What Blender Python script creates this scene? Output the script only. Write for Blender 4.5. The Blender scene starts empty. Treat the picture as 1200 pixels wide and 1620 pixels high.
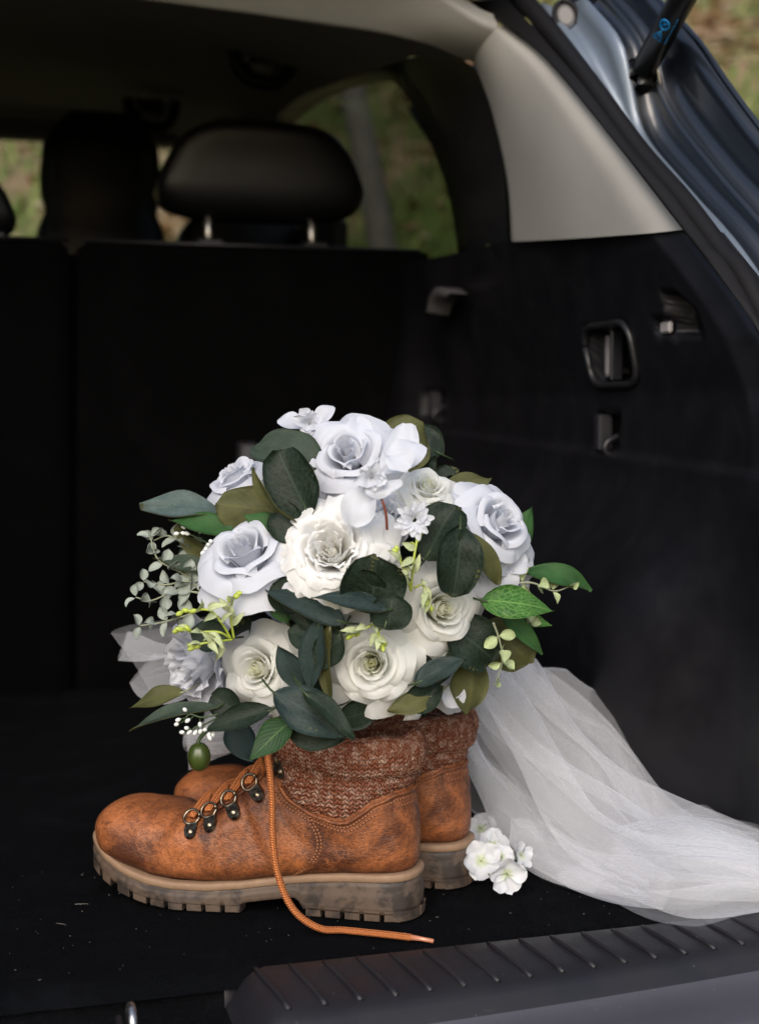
import bpy, math, random
import numpy as np
random.seed(7); RNG = np.random.default_rng(7)
scene = bpy.context.scene; COL = scene.collection
# ------------------------------------------------------------------ camera
cam_d = bpy.data.cameras.new('camera'); cam = bpy.data.objects.new('camera', cam_d); COL.objects.link(cam)
cam.location = (0, 0, .43); cam.rotation_euler = (math.radians(86), 0, 0)
cam_d.sensor_fit = 'VERTICAL'; cam_d.sensor_height = 36; cam_d.sensor_width = 26.65; cam_d.lens = 50
cam_d.clip_start = .02; cam_d.clip_end = 400
cam_d.dof.use_dof = True; cam_d.dof.focus_distance = 1.19; cam_d.dof.aperture_fstop = 4.5
scene.camera = cam
# ------------------------------------------------------------------ sky, sun, exposure
SUN_EL, SUN_AZ = math.radians(33), math.radians(188)      # azimuth clockwise from +Y: behind the camera, to its right
world = bpy.data.worlds.new('World'); scene.world = world; world.use_nodes = True
wn = world.node_tree; bg = wn.nodes['Background']
sky = wn.nodes.new('ShaderNodeTexSky'); sky.sky_type = 'NISHITA'; sky.sun_disc = False
sky.sun_elevation = SUN_EL; sky.sun_rotation = SUN_AZ; sky.air_density = 1.0; sky.dust_density = 3.0; sky.ozone_density = 1.0
wn.links.new(sky.outputs[0], bg.inputs[0]); bg.inputs[1].default_value = .15
sun_d = bpy.data.lights.new('sun', 'SUN'); sun_d.energy = .95; sun_d.angle = math.radians(40); sun_d.color = (1, .99, .975)
sun = bpy.data.objects.new('sun', sun_d); COL.objects.link(sun)
sdir = (math.sin(SUN_AZ)*math.cos(SUN_EL), math.cos(SUN_AZ)*math.cos(SUN_EL), math.sin(SUN_EL))
from mathutils import Vector, Matrix
sun.rotation_euler = Vector(sdir).to_track_quat('Z', 'Y').to_euler(); sun.location = (3, -5, 6)
vs = scene.view_settings; vs.view_transform = 'Standard'; vs.look = 'None'; vs.gamma = 1; vs.exposure = .55; vs.use_curve_mapping = False
scene.cycles.use_denoising = True; scene.cycles.max_bounces = 10; scene.cycles.transparent_max_bounces = 40
scene.cycles.sample_clamp_indirect = 6
# ------------------------------------------------------------------ helpers
def tag(o, label=None, cat=None, group=None, kind=None):
    if label: o['label'] = label
    if cat: o['category'] = cat
    if group: o['group'] = group
    if kind: o['kind'] = kind
    return o
def link(name, data, parent=None):
    o = bpy.data.objects.new(name, data); COL.objects.link(o)
    if parent is not None: o.parent = parent
    return o
def mesh(name, V, Fc, mats, smooth=True, uv=None, mi=None, att=None):
    me = bpy.data.meshes.new(name)
    V = np.asarray(V, float).reshape(-1, 3)
    me.from_pydata(V.tolist(), [], [tuple(int(i) for i in f) for f in Fc])
    for m in (mats if isinstance(mats, (list, tuple)) else [mats]): me.materials.append(m)
    n = len(me.polygons)
    me.polygons.foreach_set('use_smooth', [bool(smooth)]*n)
    if mi is not None: me.polygons.foreach_set('material_index', list(mi))
    if uv is not None:
        uv = np.asarray(uv, float).reshape(-1, 2)
        li = np.zeros(len(me.loops), dtype=np.int32); me.loops.foreach_get('vertex_index', li)
        l = me.uv_layers.new(name='UVMap'); l.data.foreach_set('uv', uv[li].ravel())
    if att is not None:
        for k, v in att.items():
            a = me.attributes.new(k, 'FLOAT', 'POINT'); a.data.foreach_set('value', np.asarray(v, float).ravel())
    me.update(); return me
def obj(name, V, Fc, mats, parent=None, **k): return link(name, mesh(name, V, Fc, mats, **k), parent)
def gfaces(n, m, cu=False, cv=False):
    f = []
    for i in range(n if cu else n-1):
        for j in range(m if cv else m-1):
            f.append((i*m+j, i*m+(j+1) % m, ((i+1) % n)*m+(j+1) % m, ((i+1) % n)*m+j))
    return f
def grid(name, G, mat, parent=None, cu=False, cv=False, caps=False, flip=False, thick=0, **k):
    G = np.asarray(G, float); n, m = G.shape[:2]
    f = gfaces(n, m, cu, cv)
    if caps: f += [tuple(range(m-1, -1, -1)), tuple((n-1)*m+j for j in range(m))]
    if flip: f = [t[::-1] for t in f]
    o = obj(name, G.reshape(-1, 3), f, mat, parent, **k)
    if thick:
        md = o.modifiers.new('solid', 'SOLIDIFY'); md.thickness = abs(thick); md.offset = -1 if thick > 0 else 1
    return o
def box(lo, hi, bev=.004):
    """rounded box: verts, faces (chamfered on all edges)"""
    lo = np.array(lo, float); hi = np.array(hi, float); c = (lo+hi)/2; h = (hi-lo)/2; b = min(bev, *(h*.9))
    V = []; idx = {}
    for s in [(i, j, k) for i in (-1, 1) for j in (-1, 1) for k in (-1, 1)]:
        for ax in range(3):
            p = np.array(s, float)*(h-b); p[ax] = s[ax]*h[ax]; idx[(s, ax)] = len(V); V.append(c+p)
    F_ = []
    for ax in range(3):
        u, w = (ax+1) % 3, (ax+2) % 3
        for s in (-1, 1):
            q = []
            for a_, b_ in ((-1, -1), (1, -1), (1, 1), (-1, 1)):
                t = [0]*3; t[ax] = s; t[u] = a_; t[w] = b_; q.append(idx[(tuple(t), ax)])
            F_.append(tuple(q if s > 0 else q[::-1]))
    for ax in range(3):
        u, w = (ax+1) % 3, (ax+2) % 3
        for a_ in (-1, 1):
            for b_ in (-1, 1):
                t0 = [0]*3; t0[u] = a_; t0[w] = b_; t1 = list(t0); t0[ax] = -1; t1[ax] = 1
                q = (idx[(tuple(t0), u)], idx[(tuple(t1), u)], idx[(tuple(t1), w)], idx[(tuple(t0), w)])
                F_.append(q if a_*b_ > 0 else q[::-1])
    for s in [(i, j, k) for i in (-1, 1) for j in (-1, 1) for k in (-1, 1)]:
        q = (idx[(s, 0)], idx[(s, 1)], idx[(s, 2)]); F_.append(q if s[0]*s[1]*s[2] > 0 else q[::-1])
    return np.array(V), F_
def bobj(name, lo, hi, mat, parent=None, bev=.004, smooth=False):
    V, f = box(lo, hi, bev); return obj(name, V, f, mat, parent, smooth=smooth)
def crom(P, n):
    P = np.asarray(P, float); m = len(P); E = np.vstack([2*P[0]-P[1], P, 2*P[-1]-P[-2]])
    t = np.linspace(0, m-1-1e-9, n); i = t.astype(int); f = (t-i)[:, None]
    a, b, c, d = E[i], E[i+1], E[i+2], E[i+3]
    return .5*(2*b+(c-a)*f+(2*a-5*b+4*c-d)*f**2+(3*b-a-3*c+d)*f**3)
def lin(P, n):
    P = np.asarray(P, float); d = np.r_[0, np.cumsum(np.linalg.norm(np.diff(P, axis=0), axis=1))]
    t = np.linspace(0, d[-1], n); return np.stack([np.interp(t, d, P[:, k]) for k in range(P.shape[1])], 1)
def even(P, n, k=12): return lin(crom(P, max(n, len(P)*k)), n)
def tube_grid(P, r, seg=8, up=(0, 0, 1)):
    P = np.asarray(P, float); n = len(P); r = np.broadcast_to(np.asarray(r, float), (n,))
    T = np.gradient(P, axis=0); T /= np.linalg.norm(T, axis=1)[:, None]+1e-12
    N = np.zeros_like(P); u = np.array(up, float)
    if abs(u@T[0]) > .95: u = np.array([1., 0, 0])
    v = u-T[0]*(u@T[0]); N[0] = v/np.linalg.norm(v)
    for i in range(1, n):
        v = N[i-1]-T[i]*(N[i-1]@T[i]); N[i] = v/(np.linalg.norm(v)+1e-12)
    Bn = np.cross(T, N); a = np.linspace(0, 2*math.pi, seg, endpoint=False)
    return P[:, None]+r[:, None, None]*(N[:, None]*np.cos(a)[None, :, None]+Bn[:, None]*np.sin(a)[None, :, None])
def tube(name, P, r, mat, parent=None, seg=8, uvl=True, **k):
    G = tube_grid(P, r, seg); n, m = G.shape[:2]
    P = np.asarray(P, float); s = np.r_[0, np.cumsum(np.linalg.norm(np.diff(P, axis=0), axis=1))]
    uv = np.stack(np.broadcast_arrays(s[:, None], np.arange(m)[None]/m), -1)
    return grid(name, G, mat, parent, cv=True, caps=True, uv=uv, **k)
def merge(parts):
    V = []; F_ = []; o = 0
    for v, f in parts:
        v = np.asarray(v).reshape(-1, 3); V.append(v); F_ += [tuple(i+o for i in t) for t in f]; o += len(v)
    return np.vstack(V), F_
def frame(z, x=None, roll=0):
    z = np.array(z, float); z /= np.linalg.norm(z)
    x = np.array((0, 0, 1.) if x is None else x, float); x = x-z*(x@z)
    if np.linalg.norm(x) < 1e-4: x = np.array([1., 0, 0])-z*z[0]
    x /= np.linalg.norm(x); y = np.cross(z, x)
    c, s = math.cos(roll), math.sin(roll)
    return np.stack([x*c+y*s, -x*s+y*c, z], 0)          # rows: local axes in the parent frame
def ss(x, a, b): t = np.clip((np.asarray(x, float)-a)/(b-a), 0, 1); return t*t*(3-2*t)
def vnoise(P, sc, seed=0):
    """smooth value noise of 3D points, about -1..1"""
    P = np.asarray(P, float)*sc+seed*17.31; i = np.floor(P).astype(np.int64); f = P-i; f = f*f*(3-2*f)
    def h(a): n = (a[..., 0]*374761393+a[..., 1]*668265263+a[..., 2]*2147483647) & 0x7fffffff; n = ((n ^ (n >> 13))*1274126177) & 0x7fffffff; return (n % 65536)/32768.-1
    r = 0
    for dx in (0, 1):
        for dy in (0, 1):
            for dz in (0, 1):
                w = (f[..., 0] if dx else 1-f[..., 0])*(f[..., 1] if dy else 1-f[..., 1])*(f[..., 2] if dz else 1-f[..., 2])
                r = r+w*h(i+np.array([dx, dy, dz]))
    return r
# ------------------------------------------------------------------ materials
class MT:
    def __init__(s, name):
        s.m = bpy.data.materials.new(name); s.m.use_nodes = True; s.t = s.m.node_tree; s.n = s.t.nodes
        s.b = s.n['Principled BSDF']; s.out = s.n['Material Output']
    def new(s, t, **k):
        x = s.n.new(t)
        for a, v in k.items(): setattr(x, a, v)
        return x
    def l(s, a, b): s.t.links.new(a, b)
    def val(s, x, i):
        if hasattr(x, 'links'): s.l(x, i)
        else: i.default_value = x
    def set(s, **k):
        nm = dict(col='Base Color', rough='Roughness', metal='Metallic', spec='Specular IOR Level', coat='Coat Weight', coatr='Coat Roughness', sss='Subsurface Weight', sheen='Sheen Weight', sheenr='Sheen Roughness', normal='Normal', trans='Transmission Weight', alpha='Alpha', ior='IOR')
        for a, v in k.items():
            if a == 'col' and isinstance(v, tuple): v = (*v[:3], 1)
            s.val(v, s.b.inputs[nm[a]])
        return s
    def obj(s): return s.new('ShaderNodeTexCoord').outputs['Object']
    def uv(s): return s.new('ShaderNodeTexCoord').outputs['UV']
    def attr(s, n): return s.new('ShaderNodeAttribute', attribute_name=n).outputs['Fac']
    def noise(s, sc, det=3, rough=.5, vec=None, dist=0):
        x = s.new('ShaderNodeTexNoise'); x.inputs['Scale'].default_value = sc; x.inputs['Detail'].default_value = det; x.inputs['Roughness'].default_value = rough; x.inputs['Distortion'].default_value = dist
        s.l(vec if vec is not None else s.obj(), x.inputs['Vector']); return x.outputs['Fac']
    def voro(s, sc, feat='F1', vec=None, rnd=1):
        x = s.new('ShaderNodeTexVoronoi', feature=feat); x.inputs['Scale'].default_value = sc; x.inputs['Randomness'].default_value = rnd
        s.l(vec if vec is not None else s.obj(), x.inputs['Vector']); return x.outputs['Distance']
    def ramp(s, f, stops, interp='LINEAR'):
        r = s.new('ShaderNodeValToRGB'); e = r.color_ramp.elements; r.color_ramp.interpolation = interp
        while len(e) < len(stops): e.new(.5)
        for x, (p, c) in zip(e, stops):
            x.position = p; x.color = (*c, 1) if isinstance(c, tuple) else (c, c, c, 1)
        s.l(f, r.inputs[0]); return r.outputs[0]
    def mix(s, f, a, b, mode='MIX'):
        x = s.new('ShaderNodeMix', data_type='RGBA', blend_type=mode)
        s.val(f, x.inputs[0])
        for v, i in ((a, 6), (b, 7)): s.val((*v, 1) if isinstance(v, tuple) else v, x.inputs[i])
        return x.outputs[2]
    def math(s, op, a, b=0., c=None):
        x = s.new('ShaderNodeMath', operation=op); s.val(a, x.inputs[0]); s.val(b, x.inputs[1])
        if c is not None: s.val(c, x.inputs[2])
        return x.outputs[0]
    def sep(s, v): x = s.new('ShaderNodeSeparateXYZ'); s.l(v, x.inputs[0]); return x.outputs
    def map(s, v, scale=(1, 1, 1), rot=(0, 0, 0), loc=(0, 0, 0)):
        x = s.new('ShaderNodeMapping'); x.inputs['Scale'].default_value = scale; x.inputs['Rotation'].default_value = rot; x.inputs['Location'].default_value = loc; s.l(v, x.inputs[0]); return x.outputs[0]
    def bump(s, h, st=.3, d=.001, base=None):
        x = s.new('ShaderNodeBump'); x.inputs['Strength'].default_value = st; x.inputs['Distance'].default_value = d; s.l(h, x.inputs['Height'])
        if base is not None: s.l(base, x.inputs['Normal'])
        return x.outputs[0]
    def thin(s, frac, col):
        """adds light passing through a thin petal or leaf"""
        t = s.new('ShaderNodeBsdfTranslucent'); s.val((*col, 1) if isinstance(col, tuple) else col, t.inputs[0]); mx = s.new('ShaderNodeMixShader'); mx.inputs[0].default_value = frac
        s.l(s.b.outputs[0], mx.inputs[1]); s.l(t.outputs[0], mx.inputs[2]); s.l(mx.outputs[0], s.out.inputs[0]); return s
M = {}
def plastic(name, col, rough=.5, grain=900, st=.25, spec=.4, dust=0.):
    t = MT(name); n = t.noise(grain, 2); big = t.noise(6, 4, .6); c = t.mix(big, tuple(c*.8 for c in col), tuple(c*1.2 for c in col))
    if dust:      # dust specks and faint scuffs
        c = t.mix(t.math('MULTIPLY', t.ramp(t.voro(90), [(.035, 1.), (.055, 0.)]), dust), c, (.3, .29, .28)); sc = t.noise(30, 4, .7, vec=t.map(t.obj(), (1, 9, 1), (0, 0, .7)))
        c = t.mix(t.ramp(sc, [(.62, 0.), (.72, .12*dust)]), c, (.2, .2, .21)); rough_ = t.ramp(t.noise(22, 5, .65), [(.35, rough-.1), (.7, rough+.12)])
    else: rough_ = t.ramp(big, [(.3, rough-.06), (.7, rough+.06)])
    t.set(col=c, rough=rough_, spec=spec, normal=t.bump(n, st, .0004)); M[name] = t.m
plastic('black_plastic', (.0062, .006, .0078), .42, spec=.3, dust=.05)
plastic('grey_plastic', (.013, .0125, .0155), .5, dust=.4)
plastic('lit_grey', (.055, .053, .064), .45, dust=.3)  # sill step is coloured lighter to stand in for its lit sheen
plastic('satin_plastic', (.012, .012, .014), .3, st=.1)
plastic('seat_leather', (.0042, .0042, .005), .42, grain=500, st=.3)
plastic('beige_plastic', (.33, .32, .3), .5, grain=1500, st=.12)
plastic('rubber', (.0055, .005, .0055), .6, grain=300, st=.15, spec=.2)
plastic('strut_black', (.008, .008, .009), .35, st=.05)
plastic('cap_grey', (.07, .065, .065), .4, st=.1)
plastic('lever_grey', (.3, .28, .28), .35, st=.1)
t = MT('headliner_fabric'); n = t.noise(1200, 2); t.set(col=t.mix(t.noise(40, 3), (.19, .18, .17), (.24, .23, .215)), rough=.95, spec=.1, normal=t.bump(n, .5, .0006)); M['headliner'] = t.m
def carpet(name, c0, c1):
    t = MT(name); n = t.noise(700, 4, .7); m = t.noise(2600, 2); b = t.noise(14, 5, .65)
    c = t.mix(t.ramp(n, [(.35, 0.), (.7, 1.)]), c0, c1); c = t.mix(t.math('MULTIPLY', t.ramp(b, [(.5, 0.), (.8, 1.)]), .35), c, tuple(x*2.2 for x in c1))
    t.set(col=c, rough=1., spec=.05, normal=t.bump(n, 1, .003, t.bump(m, .6, .001))); M[name] = t.m
carpet('carpet', (.0016, .0019, .0025), (.0085, .0093, .0115)); carpet('seatback_carpet', (.0018, .0018, .002), (.0042, .004, .0044))
def paint(name, col, metal, rough):
    t = MT(name); fl = t.noise(4000, 1); t.set(col=t.mix(fl, tuple(c*.8 for c in col), tuple(c*1.25 for c in col)), metal=metal, rough=rough, coat=.6, coatr=.12); M[name] = t.m
paint('car_paint', (.055, .075, .11), .55, .35); paint('sky_lit_paint', (.13, .16, .2), .5, .5); paint('gloss_navy', (.006, .009, .015), .1, .35)  # the jamb is body paint made paler, reflected sky put into its colour
t = MT('steel'); n = t.noise(300, 4); t.set(col=(.5, .48, .46), metal=1., rough=t.ramp(n, [(.3, .25), (.7, .45)])); M['steel'] = t.m
t = MT('antique_metal'); n = t.noise(350, 4); t.set(col=t.mix(t.ramp(n, [(.35, 0.), (.65, 1.)]), (.10, .075, .05), (.34, .29, .22)), metal=1., rough=.33); M['antique'] = t.m
t = MT('blue_print'); t.set(col=(.0, .16, .42), rough=.5); M['blue_print'] = t.m
t = MT('tinted_glass'); tr = t.new('ShaderNodeBsdfTransparent'); tr.inputs[0].default_value = (.2, .21, .19, 1); gl = t.new('ShaderNodeBsdfGlossy'); gl.inputs['Roughness'].default_value = .02; gl.inputs[0].default_value = (.9, .95, 1, 1)
mx = t.new('ShaderNodeMixShader'); mx.inputs[0].default_value = .05; t.l(tr.outputs[0], mx.inputs[1]); t.l(gl.outputs[0], mx.inputs[2]); t.l(mx.outputs[0], t.out.inputs[0]); M['tint'] = t.m
t = MT('clear_glass'); tr = t.new('ShaderNodeBsdfTransparent'); tr.inputs[0].default_value = (.8, .86, .82, 1); gl = t.new('ShaderNodeBsdfGlossy'); gl.inputs['Roughness'].default_value = .02
mx = t.new('ShaderNodeMixShader'); mx.inputs[0].default_value = .05; t.l(tr.outputs[0], mx.inputs[1]); t.l(gl.outputs[0], mx.inputs[2]); t.l(mx.outputs[0], t.out.inputs[0]); M['clear'] = t.m
t = MT('bank_soil'); n = t.noise(1.2, 6, .65); m = t.noise(5, 5, .7)
t.set(col=t.mix(t.ramp(n, [(.42, 0.), (.58, 1.)]), t.mix(m, (.16, .105, .06), (.36, .26, .17)), t.mix(m, (.05, .09, .025), (.16, .2, .06))), rough=1., spec=.1, normal=t.bump(m, 1, .05)); M['ground'] = t.m
# ------------------------------------------------------------------ ground outside: level by the car, rising to a leafy bank beyond it
def ground_z(x, y):
    d = np.maximum(0, np.sqrt((x*.9)**2+np.maximum(0, y-1)**2)-3.4)
    return -.72+np.where(y > 0, 1, .25)*(np.minimum(d, 9)*.62+np.maximum(d-9, 0)*.12)+.05*np.sin(x*1.7+y)*np.minimum(d, 1)
xs = np.r_[np.linspace(-60, -9, 18), np.linspace(-8, 8, 50), np.linspace(9, 60, 18)]; ys = np.r_[np.linspace(-60, -4, 14), np.linspace(-3, 14, 56), np.linspace(16, 80, 16)]
GX, GY = np.meshgrid(xs, ys, indexing='ij')
tag(grid('ground', np.stack([GX, GY, ground_z(GX, GY)], -1), M['ground'], smooth=True), 'grassy bank strewn with brown leaves behind the car', kind='structure')
lm = []
for nm, c in (('litter_brown', (.3, .19, .1)), ('litter_tan', (.5, .38, .25)), ('litter_green', (.1, .16, .03)), ('litter_moss', (.2, .22, .07))):
    t = MT(nm); t.set(col=t.mix(t.noise(8, 2), tuple(v*.6 for v in c), tuple(min(1, v*1.4) for v in c)), rough=.9); lm.append(t.m)
n = 16000; px = RNG.uniform(-5, 9, n); py = RNG.uniform(3, 12, n); pz = ground_z(px, py)
patch = vnoise(np.stack([px, py, 0*px], -1), .9, 3)+RNG.normal(0, .35, n)
V = []; Fc = []; mi = []
for i in range(n):
    green = patch[i] > .05; s = RNG.uniform(.05, .11); a = RNG.uniform(0, 6.28); d = np.array([math.cos(a), math.sin(a), 0])
    p = np.array([px[i], py[i], pz[i]]); o = len(V)
    if green: w = np.array([-d[1], d[0], 0])*.018; V += [p-w, p+w, p+d*.08+np.array([0, 0, s*1.8])]; Fc.append((o, o+1, o+2)); mi.append(int(RNG.integers(2, 4)))
    else: w = np.array([-d[1], d[0], .3])*s*.5; u = d*s*.7+np.array([0, 0, .3*s]); q = p+np.array([0, 0, .03]); V += [q-u, q-w, q+u, q+w]; Fc.append((o, o+1, o+2, o+3)); mi.append(int(RNG.integers(0, 2)))
tag(obj('leaf_litter', V, Fc, lm, smooth=False, mi=mi), 'dry leaves and grass tufts covering the bank', kind='stuff')
# trees on the bank, seen blurred through the windows
t = MT('bark'); t.set(col=t.mix(t.noise(9, 5, .7), (.06, .055, .05), (.17, .165, .155)), rough=.9, normal=t.bump(t.noise(30, 4), .7, .02)); M['bark'] = t.m
t = MT('tree_leaf'); t.set(col=t.mix(t.noise(2, 3), (.03, .06, .015), (.1, .14, .04)), rough=.6).thin(.3, (.12, .2, .04)); M['tree_leaf'] = t.m
def tree(x, y, r, lean, label):
    z0 = float(ground_z(np.array(x), np.array(y)))-.1
    root = link('tree', None); root.location = (x, y, z0); tag(root, label, 'tree', 'trees on the bank')
    P = even([(0, 0, 0), (lean*.4, .05, 1.3), (lean, .1, 2.8), (lean*1.5, .0, 4.6)], 20); tube('trunk', P, np.linspace(r, r*.45, 20), M['bark'], root, seg=12)
    for k in range(4):
        b = P[11+2*k]; a = k*1.9+x; e = b+np.array([math.cos(a)*1.1, math.sin(a)*1.1, .9]); tube('limb', even([b, (b+e)/2+np.array([0, 0, -.1]), e], 8), np.linspace(r*.4, r*.12, 8), M['bark'], root, seg=7)
    nn = 2200; c = RNG.normal(0, 1, (14, 3))*np.array([.9, .9, .6])+P[-1]; ci = RNG.integers(0, 14, nn); pp = c[ci]+RNG.normal(0, .38, (nn, 3)); V = []; Fc = []
    for p in pp:
        R_ = frame(RNG.normal(0, 1, 3)); s = RNG.uniform(.05, .1); o = len(V); V += [p-R_[0]*s, p-R_[1]*s*.5, p+R_[0]*s, p+R_[1]*s*.5]; Fc.append((o, o+1, o+2, o+3))
    tag(obj('crown', V, Fc, M['tree_leaf'], root, smooth=False), kind='stuff')
tree(.16, 6.1, .07, -.55, 'pale grey leaning tree seen through the car side window'); tree(-2.5, 8.8, .14, -.2, 'slim grey tree standing ahead of the car windscreen')
# ------------------------------------------------------------------ the car: a to the right, b forward from the boot sill, z up from the boot floor
car = link('car', None); car.location = (-.186, 1.03, 0); car.rotation_euler = (0, 0, math.radians(16)); car.empty_display_size = .2
tag(car, 'dark blue estate car with open boot, black cargo area and cream pillar trim', 'car')
BP, GP = M['black_plastic'], M['grey_plastic']
# boot floor with carpet
xa = np.linspace(-.575, .575, 93); yb = np.linspace(.016, 1.2, 90); AA, BB = np.meshgrid(xa, yb, indexing='ij')
ZZ = .0012*vnoise(np.stack([AA, BB, 0*AA], -1), 9, 1)+.0006*vnoise(np.stack([AA, BB, 0*AA], -1), 40, 2)-.0018
ZZ = ZZ-.012*(1-ss(BB, .016, .03))
floor_ = grid('cargo_floor', np.stack([AA, BB, ZZ], -1), M['carpet'], car, flip=True, thick=.0)
tag(floor_, 'black carpeted boot floor with specks of lint')
t = MT('lint'); t.set(col=t.mix(t.noise(60, 1), (.12, .08, .06), (.5, .48, .45)), rough=.9); M['lint'] = t.m
parts = []
for i in range(150):
    p = np.array([RNG.uniform(-.15, .56), RNG.uniform(.03, .3)**1, .0012]); a = RNG.uniform(0, 3.1); l = RNG.choice([.0004, .0007, .0013, .0035], p=[.58, .27, .1, .05]); w = .00022
    if l > .003:
        tt = np.linspace(0, 1, 7); c = np.stack([p[0]+l*3*tt*math.cos(a)+.002*np.sin(tt*4), p[1]+l*3*tt*math.sin(a), p[2]+.0006+0*tt], -1); G = tube_grid(c, .00013, 4); parts.append((G, gfaces(7, 4, cv=True)))
    else:
        V, f = box((-l, -w, -w), (l, w, w), .0001); c, s = math.cos(a), math.sin(a); parts.append((np.stack([p[0]+V[:, 0]*c-V[:, 1]*s, p[1]+V[:, 0]*s+V[:, 1]*c, p[2]+V[:, 2]], -1), f))
V, f = merge(parts); tag(obj('lint', V, f, M['lint'], floor_), kind='stuff')
# carpet pile that catches the light
n = 26000; p = np.stack([RNG.uniform(-.16, .57, n), RNG.uniform(.018, .42, n), np.full(n, -.0015)], -1); d = RNG.normal(0, .0013, (n, 3)); d[:, 2] = RNG.uniform(.0015, .0032, n)
w = np.cross(d, RNG.normal(0, 1, (n, 3))); w /= np.linalg.norm(w, axis=1)[:, None]; w *= .00028
V = np.stack([p-w, p+w, p+d], 1).reshape(-1, 3); tag(obj('carpet_pile', V, np.arange(3*n).reshape(-1, 3), M['carpet'], floor_, smooth=False), kind='stuff')
# sill plate, profile swept along a, with a recess for the latch at the centre
prof = [(.024, -.010), (.021, -.0005), (.0165, .0018), (0., .001), (-.03, -.001), (-.048, -.0035), (-.057, -.009), (-.064, -.019), (-.072, -.025), (-.088, -.029), (-.108, -.033), (-.118, -.037), (-.122, -.044), (-.1225, -.056), (-.127, -.060), (-.14, -.061), (-.147, -.066), (-.149, -.085), (-.15, -.2)]
prof = np.array(prof)
def sill(a0, a1, n, name):
    aa = np.linspace(a0, a1, n); G = np.zeros((n, len(prof), 3))
    for i, a in enumerate(aa):
        e = ss(a, .035, .105) if a > 0 else ss(-a, .07, .125); drop = -.075*(1-e); bow = -.045*(1-(a/.57)**2)+.028
        z = prof[:, 1].copy(); b = prof[:, 0].copy(); top = prof[:, 0] > -.1
        z = np.where(top, z+drop*np.where(np.arange(len(prof)) < 1, 0, 1), np.minimum(z, z)); b = b+bow*ss(-prof[:, 0], 0, .06)*.8
        lift = .004*ss(abs(a), .5, .58)
        G[i] = np.stack([np.full(len(prof), a), b, z+lift*(prof[:, 0] > -.06)], -1)
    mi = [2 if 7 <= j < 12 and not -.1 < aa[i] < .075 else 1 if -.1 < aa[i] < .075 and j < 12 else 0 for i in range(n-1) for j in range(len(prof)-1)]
    return grid(name, G, [GP, M['carpet'], M['lit_grey']], car, flip=False, mi=mi)
sp = sill(-.6, .62, 160, 'sill_plate'); tag(sp, 'ribbed black plastic boot sill plate')
rx = np.linspace(.1, .51, 16)
for i, a in enumerate(rx):
    P = np.array([(a-.002, .0145, .0012), (a, 0, .0018), (a+.006, -.03, 0), (a+.009, -.046, -.0026)]); P[:, 1] += (-.045*(1-(a/.57)**2)+.028)*ss(-P[:, 1], 0, .06)*.8
    tube('rib', even(P, 9), .0021, GP, sp, seg=8)
# latch striker in the recess
st_ = bobj('latch_striker', (-.016, -.05, -.084), (.016, -.02, -.080), M['satin_plastic'], car, .001)
tube('striker_loop', even([(-.002, -.046, -.082), (-.002, -.046, -.012), (-.002, -.04, .002), (-.002, -.030, .002), (-.002, -.024, -.012), (-.002, -.024, -.082)], 20), .0032, M['steel'], st_, seg=10)
bobj('striker_plate', (-.0125, -.047, -.082), (-.008, -.023, -.006), M['satin_plastic'], st_, .0012)
# outer bumper below the sill
G = np.array([[(a, b-.02*(1-(a/.7)**2), z) for b, z in ((-.152, -.09), (-.17, -.084), (-.19, -.088), (-.21, -.10), (-.225, -.13), (-.23, -.2), (-.21, -.4))] for a in np.linspace(-.72, .72, 40)])
grid('bumper', G, M['rubber'], car)
# ---- right inner side panel, a height field a(b, z)
def bmin(z): return np.interp(z, [0, .2, .35, .42, .499, .544, .602, .66], [.028, .03, .045, .058, .09, .129, .191, .24])
def belt(b): return np.interp(b, [0, .19, .64, .87, 2.4], [.585, .602, .643, .649, .66])
def panel_a(b, z):
    a = np.where(z > .45, .57-.22*(z-.5), .581-.02*(.45-z))
    led = .415-.04*(1-b/1.3)
    a = a-.007*(1-ss(z, led-.006, led))
    a = a-.075*ss(b, .1, .27)*(1-ss(z, .2, .37))
    d = b-bmin(z); a = a+.38*np.maximum(0, .06-d)*ss(z, .34, .46)+.02*np.maximum(0, 1-d/.03)**2
    a = a-.05*ss(b, .95, 1.06)*ss(z, .62, .4)
    a = a-.012*ss(b, .84, .93)
    # recesses: pull cup (triangular), lever cup, two hook pockets
    return a
def recess(b, z, b0, b1, z0, z1, dep, e=.008):
    return dep*ss(b, b0-e, b0+e)*(1-ss(b, b1-e, b1+e))*ss(z, z0-e, z0+e)*(1-ss(z, z1-e, z1+e))
nb, nz = 230, 150
tau = np.linspace(0, 1, nb)**1.15; G = np.zeros((nb, nz, 3))
for i in range(nb):
    zf = np.linspace(0, 1, nz); z = zf*.66
    for _ in range(4):
        b = bmin(z)+tau[i]*(1.25-bmin(z)); z = -.03+zf*(belt(b)+.03)
    a = panel_a(b, z)
    a = a+recess(b, z, .345, .455, .462, .524, .012, .004)+recess(b, z, .36, .442, .469, .517, .03, .005)
    a = a+recess(b, z, .395, .452, .388, .428, .02, .004)+recess(b, z, .955, 1.0, .425, .462, .02, .004)
    tri = ss(b, .19, .2)*(1-ss(b, .252, .257))*ss(z, .503, .508)*(1-ss(z, .545-.6*(.23-np.minimum(b, .23)), .55-.6*(.23-np.minimum(b, .23)))); a = a+.03*tri
    a = a+recess(b, z, .255, .285, .508, .524, .012, .004)
    G[i] = np.stack([a, b, z], -1)
side = grid('side_trim', G, BP, car, thick=.0); tag(side, 'black moulded side trim panel of the boot')
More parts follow.
